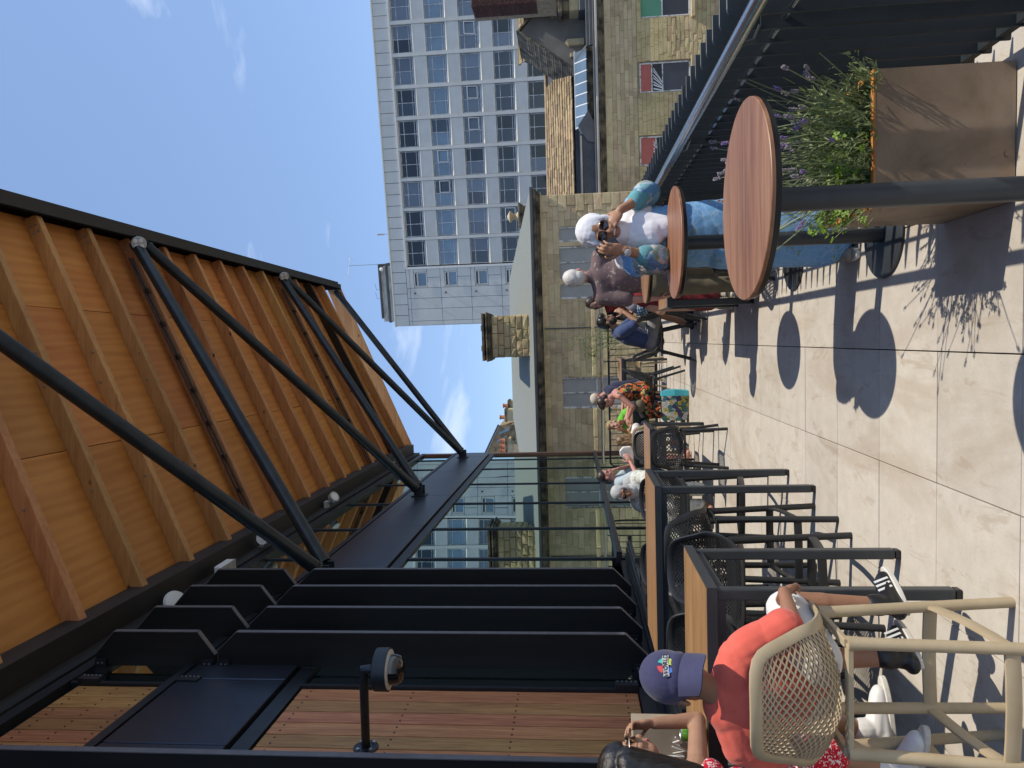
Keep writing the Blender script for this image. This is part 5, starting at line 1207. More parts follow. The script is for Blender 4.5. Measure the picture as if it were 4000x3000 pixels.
M['coral'] = cloth('coral_tshirt_cloth', (.72, .135, .095), (.64, .115, .08)); M['capnavy'] = cloth('navy_cap_cloth', (.055, .055, .115), (.045, .045, .10)); M['reddress'] = flecks('red_white_flecked_cloth', (.56, .012, .035), (.80, .72, .70), 105, .555, .585); M['palefloral'] = flecks('pale_leaf_print_cloth', (.60, .61, .56), (.36, .40, .36), 26, .58, .62)
M['redtop'] = flecks('red_speckled_top_cloth', (.36, .04, .03), (.05, .02, .02), 120, .52, .6); M['blackcloth'] = cloth('black_cloth', (.015, .015, .017)); M['lavgrey'] = cloth('lavender_grey_cloth', (.30, .31, .38))
def plaid():
    m, nt, b, out = nodes('blue_black_plaid_cloth'); v = coords(nt, 'Position', rot=(.3, .2, .6)); sep = nt.nodes.new('ShaderNodeSeparateXYZ'); nt.links.new(v, sep.inputs[0]); f = []
    for ax in (0, 2):
        a = nt.nodes.new('ShaderNodeMath'); a.operation = 'MULTIPLY'; a.inputs[1].default_value = 200; nt.links.new(sep.outputs[ax], a.inputs[0]); q = nt.nodes.new('ShaderNodeMath'); q.operation = 'SINE'; nt.links.new(a.outputs[0], q.inputs[0]); f.append(ramp(nt, q.outputs[0], [(.1, (.08, .16, .24)), (.35, (.5, .6, .7))]))
    setc(nt, b, 'Base Color', mixc(nt, 1.0, f[0], f[1], 'MULTIPLY')); return m
M['plaid'] = plaid(); M['shoe_black'] = mat('black_leather', (.012, .012, .014), rough=.4); M['shoe_white'] = mat('white_leather', (.72, .71, .69), rough=.5); M['shoe_grey'] = mat('stone_trainer', (.30, .27, .23), (.38, .35, .3), 30, rough=.85); M['rubber'] = mat('white_rubber', (.58, .55, .49), (.66, .64, .58), 20, rough=.7)

# --- woman in the white headscarf, leaning on the middle round table
p = Person('woman in a white headscarf and blue printed dress holding a phone to her cheek', (.60, 4.25, 0), SK['tan'], vox=.0055)
p.head((.618, 4.12, 1.445), (-.12, -1, -.10), (.16, 0, 1)); p.neck((.60, 4.22, 1.31))
pel, nb, sr, sl = V(.60, 4.30, .93), V(.60, 4.23, 1.30), V(.44, 4.22, 1.24), V(.765, 4.24, 1.24)
er_, wr_ = V(.435, 4.03, 1.125), V(.487, 3.96, 1.335); el_, wl_ = V(.838, 4.19, 1.165), V(.725, 4.06, 1.345)
p.torso('body', pel, nb, sl, sr, (0, -1, 0)); p.arm(sr, er_, wr_); p.arm(sl, el_, wl_)
p.hand(wr_, (.12, -.05, 1), (.55, .75, .2), 1, .75, .95); p.hand(wl_, (-.75, -.15, .55), (-.35, .8, -.3), -1, .35, .95)
D = p.layer('dress', M['bluedress'], .008, 5, .010, 20)
p.torso('dress', pel, nb, sl, sr, (0, -1, 0), .024)
for a, b, r0, r1 in ((V(.60, 4.27, 1.0), V(.60, 4.28, .62), .185, .205), (V(.60, 4.28, .62), V(.555, 4.27, .22), .205, .17), (V(.57, 4.27, .3), V(.55, 4.27, .16), .17, .165)): D.cap(a, b, r0, r1, 22, (V(0, 1, 0), .75))
for i in (-1, 1): D.cap(V(.585+.09*i, 4.25, .75), V(.545+.075*i, 4.26, .17), .11, .085, 14)
for sh, el, wr, nn_ in ((sr, er_, wr_, 'sleeve'), (sl, el_, wl_, 'sleeve#2')): S = p.layer(nn_, M['sleevepaint'], .006, 4, .016, 34); S.cap(sh, el+V(0, .02, .02), .066, .076, 16); S.cap(el+V(0, .01, .015), el+(wr-el)*.28, .074, .064, 16)
for el, wr, nn_ in ((er_, wr_, 'cuff'), (el_, wl_, 'cuff#2')): Q = p.layer(nn_, M['tealcuff'], .006, 3, .006, 40); Q.cap(el+(wr-el)*.30, el+(wr-el)*.42, .061, .060, 16)
F = p.layer('headscarf', M['scarf'], .0055, 3, .010, 40)
p.hell('headscarf', (0, -.028, .055), (.095, .104, .098)); p.hell('headscarf', (0, -.045, -.03), (.092, .086, .112))
ring = [p.hp(.073*math.sin(q), .055-.05*(math.cos(q) > 0)*math.cos(q)**2-.012*abs(math.sin(q)), .012+.104*math.cos(q)-.004) for q in np.linspace(0, 2*math.pi, 21)[:-1]]
F.tube(ring+[ring[0], ring[1]], .019, 8)
F.cap(p.hp(0, .0, -.10), V(.60, 4.20, 1.30), .075, .098, 18); F.cap(V(.60, 4.17, 1.29), V(.60, 4.11, 1.17), .105, .09, 18, (V(0, 1, 0), .75)); F.cap(V(.65, 4.12, 1.22), V(.62, 4.08, 1.09), .075, .06, 16, (V(0, 1, 0), .7)); F.cap(V(.52, 4.2, 1.26), V(.44, 4.22, 1.23), .07, .07, 14); F.cap(V(.68, 4.2, 1.26), V(.735, 4.2, 1.22), .075, .07, 14); F.cap(V(.47, 4.26, 1.30), V(.43, 4.24, 1.16), .07, .05, 14)
Bs = p.layer('shoe', M['shoe_grey'], .008, 3)
for (ax, ay, tx, ty) in ((.585, 4.27, .60, 4.10), (.455, 4.33, .435, 4.17)): p.leg(V(.585, 4.3, .85), V(ax, ay-.02, .5), V(ax, ay, .10), V(tx, ty, .012), 'shoe'); p.sole((ax, ay, .1), (tx, ty, .01), M['rubber'])
p.face(True, True, None); p.sunglasses(.0265, .024)
P_ = p.hp; m = mb(); m.cap(P_(-.014, .100, -.054), P_(.014, .100, -.054), .0035, .0035, 6); m.build('teeth', M['white'], p.t, smooth=True)
m = mb(); d = (wr_-er_).normalized(); m.lathe([(.031, -.006), (.033, 0), (.031, .006)], wr_-d*.02, 20, axis=d); o = m.build('watch', M['stainless'], p.t, smooth=True); mb().lathe([(.019, 0), (.019, .007), (.015, .009)], wr_-d*.02+V(-.012, -.028, 0), 20, axis=(-.35, -.9, .1)).build('watch_dial', M['lampgrey'], o, smooth=True)
p.build()
ph = thing('mobile_phone', 'black mobile phone held to the cheek of the woman in the white headscarf', 'phone', (.51, 3.985, 1.42), 0)
mb().obox((.513, 4.005, 1.425), V(.034, 0, -.052)*1.05, V(.055, .02, .036)*.48, V(.002, .0045, 0)).build('phone_body', M['black'], ph, bevel=.003)

# --- man in the mauve shirt
p = Person('white haired man in a mauve flowered shirt and khaki trousers seen from behind', (.55, 6.35, 0), SK['pink'], vox=.009, s_=.95)
p.head((.558, 6.36, 1.570), (.35, 1, -.02)); p.neck((.565, 6.36, 1.40)); pel, nb, sl, sr = V(.55, 6.34, .90), V(.565, 6.35, 1.42), V(.37, 6.34, 1.355), V(.735, 6.36, 1.37)
p.torso('body', pel, nb, sl, sr, (0, 1, 0)); el, wr = V(.335, 6.30, 1.09), V(.345, 6.34, .87)
p.layer('shirt', M['mauve'], .009, 5, .006, 22); p.torso('shirt', pel-V(0, 0, .09), nb, sl, sr, (0, 1, 0), .018, .02); p.arm(sl, el, wr, g=.022, sleeve=('shirt', .78), hem=.022); p.hand(wr, (.12, .1, -1), (1, .2, .1), 1, .35)
p.L['shirt'][0].cap(nb-V(0, 0, .04), nb+V(-.005, 0, .035), .074, .064, 16)
e2, w2 = V(.79, 6.42, 1.10), V(.75, 6.58, .93); p.arm(sr, e2, w2, g=.022, sleeve=('shirt', .78), hem=.022); p.hand(w2, (-.4, .6, 0), (0, 0, -1), 1, .4)
p.layer('trousers', M['khaki'], .011, 5, .008, 18); p.layer('shoe', M['shoe_grey'], .01, 3); p.layer('hair', M['hair_white'], .007, 2, .005, 60)
for i, x in ((-1, .47), (1, .63)): p.leg(V(x, 6.34, .86), V(x-.02, 6.36, .48), V(x-.02, 6.32, .09), V(x-.02, 6.49, .012), 'shoe'); p.limb('trousers', [V(x, 6.34, .86), V(x-.02, 6.36, .48), V(x-.02, 6.32, .10)], [.105, .085, .068])
p.L['trousers'][0].cap(V(.47, 6.34, .89), V(.63, 6.34, .89), .115, .115, 16)
p.hell('hair', (0, -.028, .05), (.082, .086, .088)); p.hell('hair', (0, -.055, -.01), (.072, .05, .065)); p.hell('hair', (0, .0, .09), (.062, .065, .055)); p.build()

# --- woman in the red patterned skirt behind him
p = Person('person in a long red patterned skirt and stone trainers hidden behind the man in mauve', (.36, 7.45, 0), SK['fair'], vox=.011, s_=.92)
p.head((.66, 7.55, 1.33), (-.3, 1, 0)); p.neck((.64, 7.55, 1.19)); pel, nb, sl, sr = V(.46, 7.50, .80), V(.62, 7.55, 1.21), V(.48, 7.52, 1.14), V(.78, 7.54, 1.14)
p.layer('dress', M['redpaisley'], .011, 5, .010, 16); p.torso('dress', pel, nb, sl, sr, (0, 1, 0), .02); p.L['dress'][0].cap(V(.46, 7.48, .85), V(.38, 7.46, .22), .15, .125, 18, (V(0, 1, 0), .8)); p.torso('body', pel, nb, sl, sr, (0, 1, 0))
el, wr = V(.42, 7.44, .92), V(.42, 7.60, .80); p.arm(sl, el, wr, sleeve=('dress', .6), g=.02, hem=.02); p.hand(wr, (.3, .9, 0), (0, 0, -1), 1, .3); p.layer('shoe', M['shoe_grey'], .01, 3); p.layer('hair', M['hair_brown'], .01, 3); p.hell('hair', (0, -.03, .04), (.086, .09, .1))
for x in (.31, .43): p.leg(V(x+.03, 7.48, .8), V(x, 7.47, .45), V(x, 7.46, .095), V(x-.02, 7.29, .012), 'shoe'); p.sole((x, 7.46, .1), (x-.02, 7.29, .01), M['rubber'])
p.build()

# --- man in the blue T-shirt on the dark chair
p = Person('bearded man in a blue T-shirt and grey shorts sitting sideways on a dark chair', (-.05, 9.62, 0), SK['olive'], vox=.009)
p.head((.225, 9.6, 1.150), (1, -.15, -.35), (.3, 0, 1)); p.neck((.105, 9.62, 1.02)); pel, nb, sr, sl = V(-.07, 9.64, .56), V(.085, 9.62, 1.03), V(.085, 9.44, .96), V(.10, 9.81, .96)
p.torso('body', pel, nb, sl, sr, (1, 0, .2)); p.layer('tshirt', M['navytee'], .009, 5, .007, 22); p.torso('tshirt', pel+V(.01, 0, -.02), nb, sl, sr, (1, 0, .2), .02)
er_, wr_ = V(.20, 9.37, .77), V(.335, 9.46, .93); p.arm(sr, er_, wr_, g=.02, sleeve=('tshirt', .72), hem=.022); p.hand(wr_, (.35, .35, .8), (-.3, .9, 0), 1, .7); e2, w2 = V(.26, 9.85, .78), V(.36, 9.66, .92); p.arm(sl, e2, w2, g=.02, sleeve=('tshirt', .72), hem=.022); p.hand(w2, (.2, -.5, .7), (-.3, -.9, 0), -1, .7)
p.layer('shorts', M['greyshort'], .009, 4, .006, 26); p.layer('shoe', M['shoe_black'], .008, 3)
for yy, kx, ax in ((9.52, .33, .155), (9.74, .33, .20)):
    p.leg(V(-.06, yy+.02, .54), V(kx, yy-.03, .535), V(ax, yy-.02, .10), V(ax+.19, yy-.03, .012), 'shoe'); p.limb('shorts', [V(-.06, yy+.02, .54), V(kx-.10, yy-.025, .537)], [.102, .092]); p.sole((ax, yy-.02, .1), (ax+.19, yy-.03, .01), M['rubber'])
p.L['shorts'][0].cap(V(-.08, 9.55, .55), V(-.08, 9.73, .55), .12, .12, 14)
p.layer('hair', M['hair_black'], .006, 2, .006, 70); p.hell('hair', (0, -.022, .065), (.083, .092, .085)); p.hell('hair', (0, .035, .105), (.066, .055, .045)); p.hell('hair', (0, -.06, .01), (.072, .05, .06))
p.layer('beard', M['hair_black'], .005, 2, .002, 90); p.hell('beard', (0, .040, -.072), (.053, .052, .045)); [p.hell('beard', (.058*i, .012, -.045), (.014, .028, .045)) for i in (-1, 1)]
p.face(True, None, M['hair_black']); p.build()

# --- people at the table beyond
p = Person('brown haired woman in a red speckled top behind the bearded man', (.5, 10.3, 0), SK['fair'], vox=.011)
p.head((.52, 10.2, 1.285), (-.55, -.8, -.35)); p.neck((.54, 10.28, 1.13)); pel, nb, sl, sr = V(.55, 10.35, .56), V(.53, 10.30, 1.12), V(.36, 10.28, 1.05), V(.71, 10.30, 1.05)
p.torso('body', pel, nb, sl, sr, (-.2, -1, 0)); p.layer('top', M['redtop'], .011, 5, .006); p.torso('top', pel, nb, sl, sr, (-.2, -1, 0), .02); p.layer('cardigan', M['blackcloth'], .011, 4, .006)
for a, e, w in ((sl, V(.31, 10.17, .85), V(.38, 10.0, .80)), (sr, V(.76, 10.2, .82), V(.66, 10.0, .80))): p.arm(a, e, w, g=.026, sleeve=('cardigan', 1.7), hem=.02); p.hand(w, (.0, -1, 0), (0, 0, -1), 1, .5)
p.layer('hair', M['hair_brown'], .009, 2, .008, 50); p.hell('hair', (0, -.03, .05), (.09, .098, .10)); [p.L['hair'][0].cap(p.hp(.078*i, -.02, .0), p.hp(.07*i, -.03, -.14), .045, .04) for i in (-1, 1)]; p.face(True, True, M['hair_brown'])
for i in (-1, 1): p.leg(V(.55+.1*i, 10.35, .52), V(.5+.1*i, 9.97, .50), V(.5+.1*i, 9.95, .10), V(.5+.1*i, 9.8, .012))
p.build(); put(dchair, .56, 10.36, 172, 'dark net chair under the woman in the red top', GC)
p = Person('child in blue plaid shorts with a bare knee, half hidden by the man in mauve', (.45, 8.85, 0), SK['fair'], vox=.010, s_=.8)
p.head((.56, 8.9, 1.24), (1, .2, -.1), k=.9); p.neck((.54, 8.9, 1.10)); pel, nb, sl, sr = V(.48, 8.86, .56), V(.53, 8.88, 1.09), V(.50, 9.02, 1.03), V(.50, 8.73, 1.03)
p.layer('shirt', M['lavgrey'], .010, 5, .006); p.torso('body', pel, nb, sl, sr, (1, 0, 0)); p.torso('shirt', pel+V(0, 0, .1), nb, sl, sr, (1, 0, 0), .02); e, w = V(.37, 8.66, .88), V(.50, 8.60, .80); p.arm(sr, e, w, g=.025, sleeve=('shirt', .95), hem=.02); p.hand(w, (.8, .2, -.2), (0, 0, -1), 1, .5)
p.layer('shorts', M['plaid'], .009, 4, .004); p.L['shorts'][0].cap(V(.42, 8.78, .88), V(.34, 8.66, .78), .085, .085); p.limb('shorts', [V(.48, 8.8, .56), V(.40, 8.68, .76)], [.11, .10]); p.layer('hair', M['hair_brown'], .009, 2); p.hell('hair', (0, -.03, .05), (.085, .092, .09))
p.limb('body', [V(.42, 8.70, .72), V(.315, 8.62, .56), V(.46, 8.60, .42)], [.075, .058, .036]); p.limb('body', [V(.46, 8.60, .42), V(.52, 8.56, .12)], [.045, .03]); p.leg(V(.5, 8.9, .54), V(.72, 8.92, .50), V(.70, 8.92, .1), V(.84, 8.92, .012)); p.build(); put(dchair, .46, 8.92, -88, 'dark net chair under the child in plaid shorts', GC)

# --- floral dress woman
p = Person('woman in an orange and black floral dress leaning over the table with a phone', (-.80, 10.66, 0), SK['pink'], vox=.009)
p.head((-.945, 10.56, 1.145), (-1, -.28, -.55), (-.35, 0, 1)); p.neck((-.85, 10.60, 1.01)); pel, nb, sr, sl = V(-.77, 10.66, .56), V(-.845, 10.62, 1.02), V(-.86, 10.80, .95), V(-.86, 10.44, .955)
p.torso('body', pel, nb, sl, sr, (-1, 0, 0)); p.layer('dress', M['floral'], .009, 5, .006, 22); p.torso('dress', pel, nb-V(0, 0, .05), sl-V(0, 0, .05)+V(0, .05, 0), sr-V(0, .05, .05), (-1, 0, 0), .018)
e, w = V(-1.02, 10.38, .77), V(-1.20, 10.50, .83); p.arm(sl, e, w); p.hand(w, (-.9, .25, .1), (0, .3, -1), 1, .5); e2, w2 = V(-1.02, 10.86, .78), V(-1.22, 10.74, .83); p.arm(sr, e2, w2); p.hand(w2, (-.9, -.25, .1), (0, -.2, -1), -1, .5)
for yy in (10.56, 10.76): p.leg(V(-.79, yy, .54), V(-1.13, yy-.02, .53), V(-1.08, yy-.02, .10), V(-1.25, yy-.03, .012)); p.limb('dress', [V(-.79, yy, .55), V(-1.12, yy-.02, .54), V(-1.10, yy-.02, .24)], [.12, .10, .11])
p.layer('hair', M['hair_brown'], .007, 2, .005, 60); p.hell('hair', (0, -.02, .06), (.083, .092, .086)); p.hell('hair', (0, -.06, -.0), (.068, .05, .055)); p.hell('hair', (0, .03, .1), (.066, .06, .045)); p.face(True, True, M['hair_brown'])
m = mb(); sweep(m, [V(-.80, 10.40, .99), V(-.90, 10.44, .93), V(-.97, 10.46, .82), V(-1.0, 10.47, .70)], [V(-.4, -1, .3)]*4, .035, .008); m.build('bag_strap', M['cream'], p.t); mb().ell((-1.02, 10.45, .66), (.10, .06, .08), 14, 10).build('shoulder_bag', M['khaki'], p.t, smooth=True); p.build()
t = thing('mobile_phone', 'dark phone held up by the woman in the floral dress', 'phone', (-1.30, 10.56, .86)); mb().obox((-1.30, 10.54, .865), V(.06, 0, .03), V(0, .03, 0), V(-.002, 0, .005)).build('phone_body', M['black'], t, bevel=.002)
# --- man in the cream cap behind her
p = Person('man in navy with a cream cap half hidden behind the woman in the floral dress', (-.85, 11.75, 0), SK['pink'], vox=.010)
p.head((-.995, 11.7, 1.215), (-1, -.1, -.3)); p.neck((-.90, 11.72, 1.06)); pel, nb, sr, sl = V(-.80, 11.75, .56), V(-.88, 11.72, 1.07), V(-.88, 11.92, 1.0), V(-.88, 11.53, 1.0)
p.torso('body', pel, nb, sl, sr, (-1, 0, 0)); p.layer('tshirt', M['navy'], .010, 5, .006); p.torso('tshirt', pel, nb, sl, sr, (-1, 0, 0), .02); e, w = V(-.84, 11.45, .76), V(-1.06, 11.5, .80); p.arm(sl, e, w, g=.022, sleeve=('tshirt', .8), hem=.02); p.hand(w, (-1, .1, 0), (0, 0, -1), 1, .4); e, w = V(-1.02, 12.0, .78), V(-1.25, 11.9, .82); p.arm(sr, e, w, g=.022, sleeve=('tshirt', .8), hem=.02); p.hand(w, (-1, -.1, 0), (0, 0, -1), -1, .4)
p.layer('shorts', M['greyshort'], .011, 4); p.layer('shoe', M['shoe_white'], .010, 3)
for yy in (11.64, 11.86): p.leg(V(-.82, yy, .54), V(-1.02, yy, .53), V(-.93, yy, .10), V(-1.1, yy, .012), 'shoe'); p.limb('shorts', [V(-.82, yy, .54), V(-.95, yy, .54)], [.11, .1])
p.layer('cap', M['cream'], .006, 3); p.hell('cap', (0, -.012, .068), (.083, .098, .082)); p.L['cap'][0].cap(p.hp(-.03, .09, .06), p.hp(.03, .09, .06), .055, .055, 16, (p.hu, .16)); p.face(True, True); p.build()
# --- boy in lime green
p = Person('fair haired boy in a lime green T-shirt smiling across the table', (-1.33, 11.62, 0), SK['fair'], vox=.008, s_=.82)
p.head((-1.415, 11.45, .985), (-.45, -1, -.05), (-.15, 0, 1), k=.95); p.neck((-1.38, 11.55, .85)); pel, nb, sr, sl = V(-1.33, 11.66, .52), V(-1.37, 11.58, .86), V(-1.50, 11.58, .80), V(-1.24, 11.56, .80)
p.torso('body', pel, nb, sl, sr, (-.1, -1, 0)); p.layer('tshirt', M['lime'], .008, 5, .006); p.torso('tshirt', pel, nb, sl, sr, (-.1, -1, 0), .024)
for a, e, w, sd in ((sr, V(-1.56, 11.40, .77), V(-1.47, 11.30, .85), 1), (sl, V(-1.20, 11.40, .76), V(-1.34, 11.30, .83), -1)): p.arm(a, e, w, g=.026, sleeve=('tshirt', .85), hem=.03); p.hand(w, (0, -.4, .7), (0, -.7, -.5), sd, .6)
p.layer('hair', M['hair_blond'], .006, 2, .004, 70); p.hell('hair', (0, -.022, .058), (.080, .088, .084)); p.hell('hair', (0, .03, .098), (.06, .05, .036)); p.face(True, True, M['hair_blond'])
p.layer('shorts', M['navy'], .01, 4); [(p.leg(V(-1.33+.08*i, 11.64, .5), V(-1.33+.09*i, 11.36, .50), V(-1.33+.09*i, 11.36, .16), V(-1.33+.09*i, 11.22, .08)), p.limb('shorts', [V(-1.33+.08*i, 11.64, .5), V(-1.33+.09*i, 11.40, .5)], [.09, .085])) for i in (-1, 1)]; p.build()
# --- girl with long hair
p = Person('girl with long streaked brown hair seen from behind in a beige chair', (-1.50, 10.27, 0), SK['fair'], vox=.008, s_=.78)
p.head((-1.515, 10.35, .900), (-.35, 1, -.12), k=.92); p.neck((-1.50, 10.33, .77)); pel, nb, sl, sr = V(-1.50, 10.24, .53), V(-1.50, 10.32, .79), V(-1.63, 10.33, .73), V(-1.37, 10.33, .735)
p.torso('body', pel, nb, sl, sr, (0, 1, 0)); p.layer('top', M['whitetee'], .008, 5, .005); p.torso('top', pel, nb, sl, sr, (0, 1, 0), .02)
for a, e, w, sd in ((sr, V(-1.32, 10.45, .72), V(-1.38, 10.62, .80), 1), (sl, V(-1.68, 10.46, .70), V(-1.62, 10.64, .79), -1)): p.arm(a, e, w, g=.024, sleeve=('top', .85), hem=.024); p.hand(w, (0, .8, .3), (0, 0, -1), sd, .5)
p.layer('hair', M['hair_mixed'], .006, 2, .006, 60); p.hell('hair', (0, -.025, .05), (.086, .094, .092)); [p.L['hair'][0].cap(p.hp(x, -.055, .02), p.hp(x*1.25, -.085, -.13), .05, .038) for x in (-.045, 0, .045)]
p.layer('skirt', M['blackcloth'], .01, 4); [(p.leg(V(-1.50+.08*i, 10.26, .50), V(-1.50+.09*i, 10.55, .50), V(-1.50+.09*i, 10.58, .16), V(-1.50+.09*i, 10.72, .08)), p.limb('skirt', [V(-1.50+.08*i, 10.26, .5), V(-1.50+.09*i, 10.52, .5)], [.09, .085])) for i in (-1, 1)]; p.build()
# --- man in pale blue
p = Person('man in a pale blue T-shirt eating at the far table with his elbow out', (-2.12, 10.1, 0), SK['pink'], vox=.008)
p.head((-1.975, 10.02, 1.185), (1, -.12, -.22), (.2, 0, 1)); p.neck((-2.06, 10.05, 1.05)); pel, nb, sr, sl = V(-2.16, 10.1, .56), V(-2.075, 10.06, 1.06), V(-2.04, 9.88, .99), V(-2.06, 10.24, .99)
p.torso('body', pel, nb, sl, sr, (1, 0, 0)); p.layer('tshirt', M['palebl'], .008, 5, .006); p.torso('tshirt', pel, nb, sl, sr, (1, 0, 0), .02); e, w = V(-1.90, 9.74, .79), V(-1.755, 9.90, .86); p.arm(sr, e, w, g=.022, sleeve=('tshirt', .78), hem=.022); p.hand(w, (.6, .25, .4), (-.2, .9, -.2), 1, .8); e, w = V(-1.90, 10.34, .80), V(-1.895, 10.15, 1.02); p.arm(sl, e, w, g=.022, sleeve=('tshirt', .78), hem=.022); p.hand(w, (-.05, -.4, .8), (-.9, -.1, 0), -1, .8)
p.layer('hair', M['hair_brown'], .006, 2, .004, 80); p.hell('hair', (0, -.02, .066), (.082, .09, .083)); p.hell('hair', (0, -.055, .015), (.07, .045, .05)); p.face(True, True, M['hair_brown']); p.layer('shorts', M['navy'], .011, 4)
for yy in (9.98, 10.22): p.leg(V(-2.15, yy, .54), V(-1.75, yy, .52), V(-1.78, yy, .1), V(-1.6, yy, .012)); p.limb('shorts', [V(-2.15, yy, .54), V(-1.82, yy, .53)], [.11, .09])
p.build()
# --- woman in the grey headscarf
p = Person('woman in a pale grey headscarf and sunglasses holding a phone in both hands', (-1.95, 8.85, 0), SK['tan'], vox=.007)
p.head((-1.905, 8.60, 1.055), (.05, -1, -.22), (.08, 0, 1)); p.neck((-1.91, 8.72, .92)); pel, nb, sr, sl = V(-1.95, 8.92, .56), V(-1.91, 8.76, .93), V(-2.07, 8.74, .87), V(-1.745, 8.74, .87)
p.torso('body', pel, nb, sl, sr, (0, -1, 0)); p.layer('tunic', M['palefloral'], .008, 5, .008, 24); p.torso('tunic', pel, nb, sl, sr, (0, -1, 0), .03)
e, w = V(-1.715, 8.58, .765), V(-1.83, 8.47, .80); p.arm(sl, e, w, g=.035, sleeve=('tunic', 1.25), hem=.04); p.hand(w, (-.8, -.35, .1), (-.2, .3, -.8), -1, .7); e, w = V(-2.10, 8.58, .765), V(-2.03, 8.46, .80); p.arm(sr, e, w, g=.035, sleeve=('tunic', 1.25), hem=.04); p.hand(w, (.8, -.3, .1), (.2, .3, -.8), 1, .7)
F = p.layer('headscarf', M['greyscarf'], .0065, 4, .005, 34); p.hell('headscarf', (0, -.028, .055), (.095, .104, .098)); p.hell('headscarf', (0, -.04, -.03), (.094, .088, .115))
ring = [p.hp(.070*math.sin(q), .058-.045*(math.cos(q) > 0)*math.cos(q)**2-.012*abs(math.sin(q)), .006+.100*math.cos(q)) for q in np.linspace(0, 2*math.pi, 21)[:-1]]; F.tube(ring+[ring[0], ring[1]], .020, 8)
F.cap(p.hp(0, 0, -.10), nb+V(0, -.02, -.02), .08, .105, 18); F.cap(nb+V(.02, -.03, -.02), nb+V(.10, -.05, -.15), .10, .07, 16); F.cap(nb+V(0, -.06, -.03), nb+V(0, -.10, -.12), .09, .07, 16); F.cap(nb+V(.10, .02, .04), nb+V(.15, -.02, -.12), .08, .06, 14); p.face(True, True); p.sunglasses(.030, .022)
for i in (-1, 1): p.limb('tunic', [V(-1.95+.1*i, 8.9, .54), V(-1.95+.1*i, 8.52, .53), V(-1.95+.1*i, 8.50, .15)], [.12, .09, .08]); p.leg(V(-1.95+.1*i, 8.9, .54), V(-1.95+.1*i, 8.52, .52), V(-1.95+.1*i, 8.5, .1), V(-1.95+.1*i, 8.34, .012))
p.build()
t = thing('mobile_phone', 'black phone between the hands of the woman in the grey headscarf', 'phone', (-1.93, 8.42, .84)); mb().obox((-1.93, 8.415, .84), V(.042, 0, .0), V(0, .022, .012), V(0, -.02, .055)*.6).build('phone_body', M['black'], t, bevel=.003)

# --- boy in coral
p = Person('boy in a coral T-shirt and navy cap seen from behind on a beige stool', (-1.24, 2.52, 0), SK['brown'], vox=.0055, s_=.86)
p.head((-1.215, 2.445, 1.275), (-.56, .80, -.36), (.16, .1, 1), k=1.0); p.neck((-1.275, 2.42, 1.13)); pel, nb, sr, sl = V(-1.275, 2.50, .875), V(-1.285, 2.425, 1.125), V(-1.125, 2.44, 1.075), V(-1.44, 2.43, 1.075)
p.torso('body', pel, nb, sl, sr, (-.1, 1, 0)); p.layer('tshirt', M['coral'], .006, 3, .017, 17); p.torso('tshirt', pel+V(0, 0, -.005), nb, sl, sr, (-.1, 1, 0), .020); p.L['tshirt'][0].cap(nb-V(0, 0, .04), nb+V(0, 0, .012), .07, .062, 16)
er_, wr_ = V(-1.035, 2.49, .880), V(-.965, 2.63, .872); p.arm(sr, er_, wr_, g=.022, sleeve=('tshirt', .82), hem=.028); p.hand(wr_, (-.1, .75, -.45), (-.75, -.1, -.6), 1, .8, .85); e2, w2 = V(-1.50, 2.52, .92), V(-1.47, 2.74, .97); p.arm(sl, e2, w2, g=.022, sleeve=('tshirt', .85), hem=.028); p.hand(w2, (.1, 1, .1), (.2, 0, -1), -1, .4, .85)
p.layer('shorts', M['whitetee'], .007, 5, .006, 26); p.layer('shoe', M['shoe_black'], .006, 3)
for hx, kn, an, toe in ((-1.15, V(-1.085, 2.84, .815), V(-1.098, 2.85, .455), V(-1.02, 3.0, .345)), (-1.32, V(-1.30, 2.80, .80), V(-1.265, 2.74, .46), V(-1.20, 2.88, .345))):
    p.leg(V(hx, 2.5, .82), kn, an, toe, 'shoe'); p.limb('shorts', [V(hx, 2.49, .82), V(hx, 2.49, .82)+(kn-V(hx, 2.49, .82))*.82], [.10, .082]); p.sole(an, toe, M['rubber'])
    d = V(toe.x-an.x, toe.y-an.y, 0).normalized(); a = V(-d.y, d.x, 0); s3_ = mb()
    for i in range(3): s3_.bar(an+d*(.045+.022*i)+V(0, 0, -.025)-a*.037*.86, an+d*(.07+.022*i)+V(0, 0, -.085)-a*.040*.86, .009, .004, -a)
    s3_.build('shoe_stripe', M['white'], p.t)
p.layer('hair', M['hair_black'], .006, 2); p.hell('hair', (0, -.02, .045), (.079, .093, .085)); p.hell('hair', (0, -.055, -.02), (.06, .04, .045))
cp = p.layer('cap', M['capnavy'], .005, 3, .0025, 30); p.hell('cap', (0, -.015, .052), (.090, .106, .098), 26, 16); p.hell('cap', (.008, -.040, .010), (.080, .080, .052))
p.L['cap'][0].ell(p.hp(0, -.02, .15), (.011, .011, .006))
p.build()
def brimpt(t, q, lift):
    a = t*1.02+.22; base = V(.090*math.sin(a), -.020-.100*math.cos(a), -.012); L = .106*(1-.30*t*t*abs(t))
    return p.hp(base.x*(1-.06*q)+.006*q, base.y-L*.52*q+lift*.8, base.z-L*.86*q-.012*t*t*q-lift*.5)
m = mb(); nt_, ns_ = 13, 5; vs = [brimpt(-1+2*i/(nt_-1), j/(ns_-1), l) for l in (0, .005) for i in range(nt_) for j in range(ns_)]
off = nt_*ns_; ix = lambda i, j: i*ns_+j
fs = [(ix(i, j), ix(i+1, j), ix(i+1, j+1), ix(i, j+1)) for i in range(nt_-1) for j in range(ns_-1)]; fs += [tuple(off+v for v in reversed(f)) for f in fs]
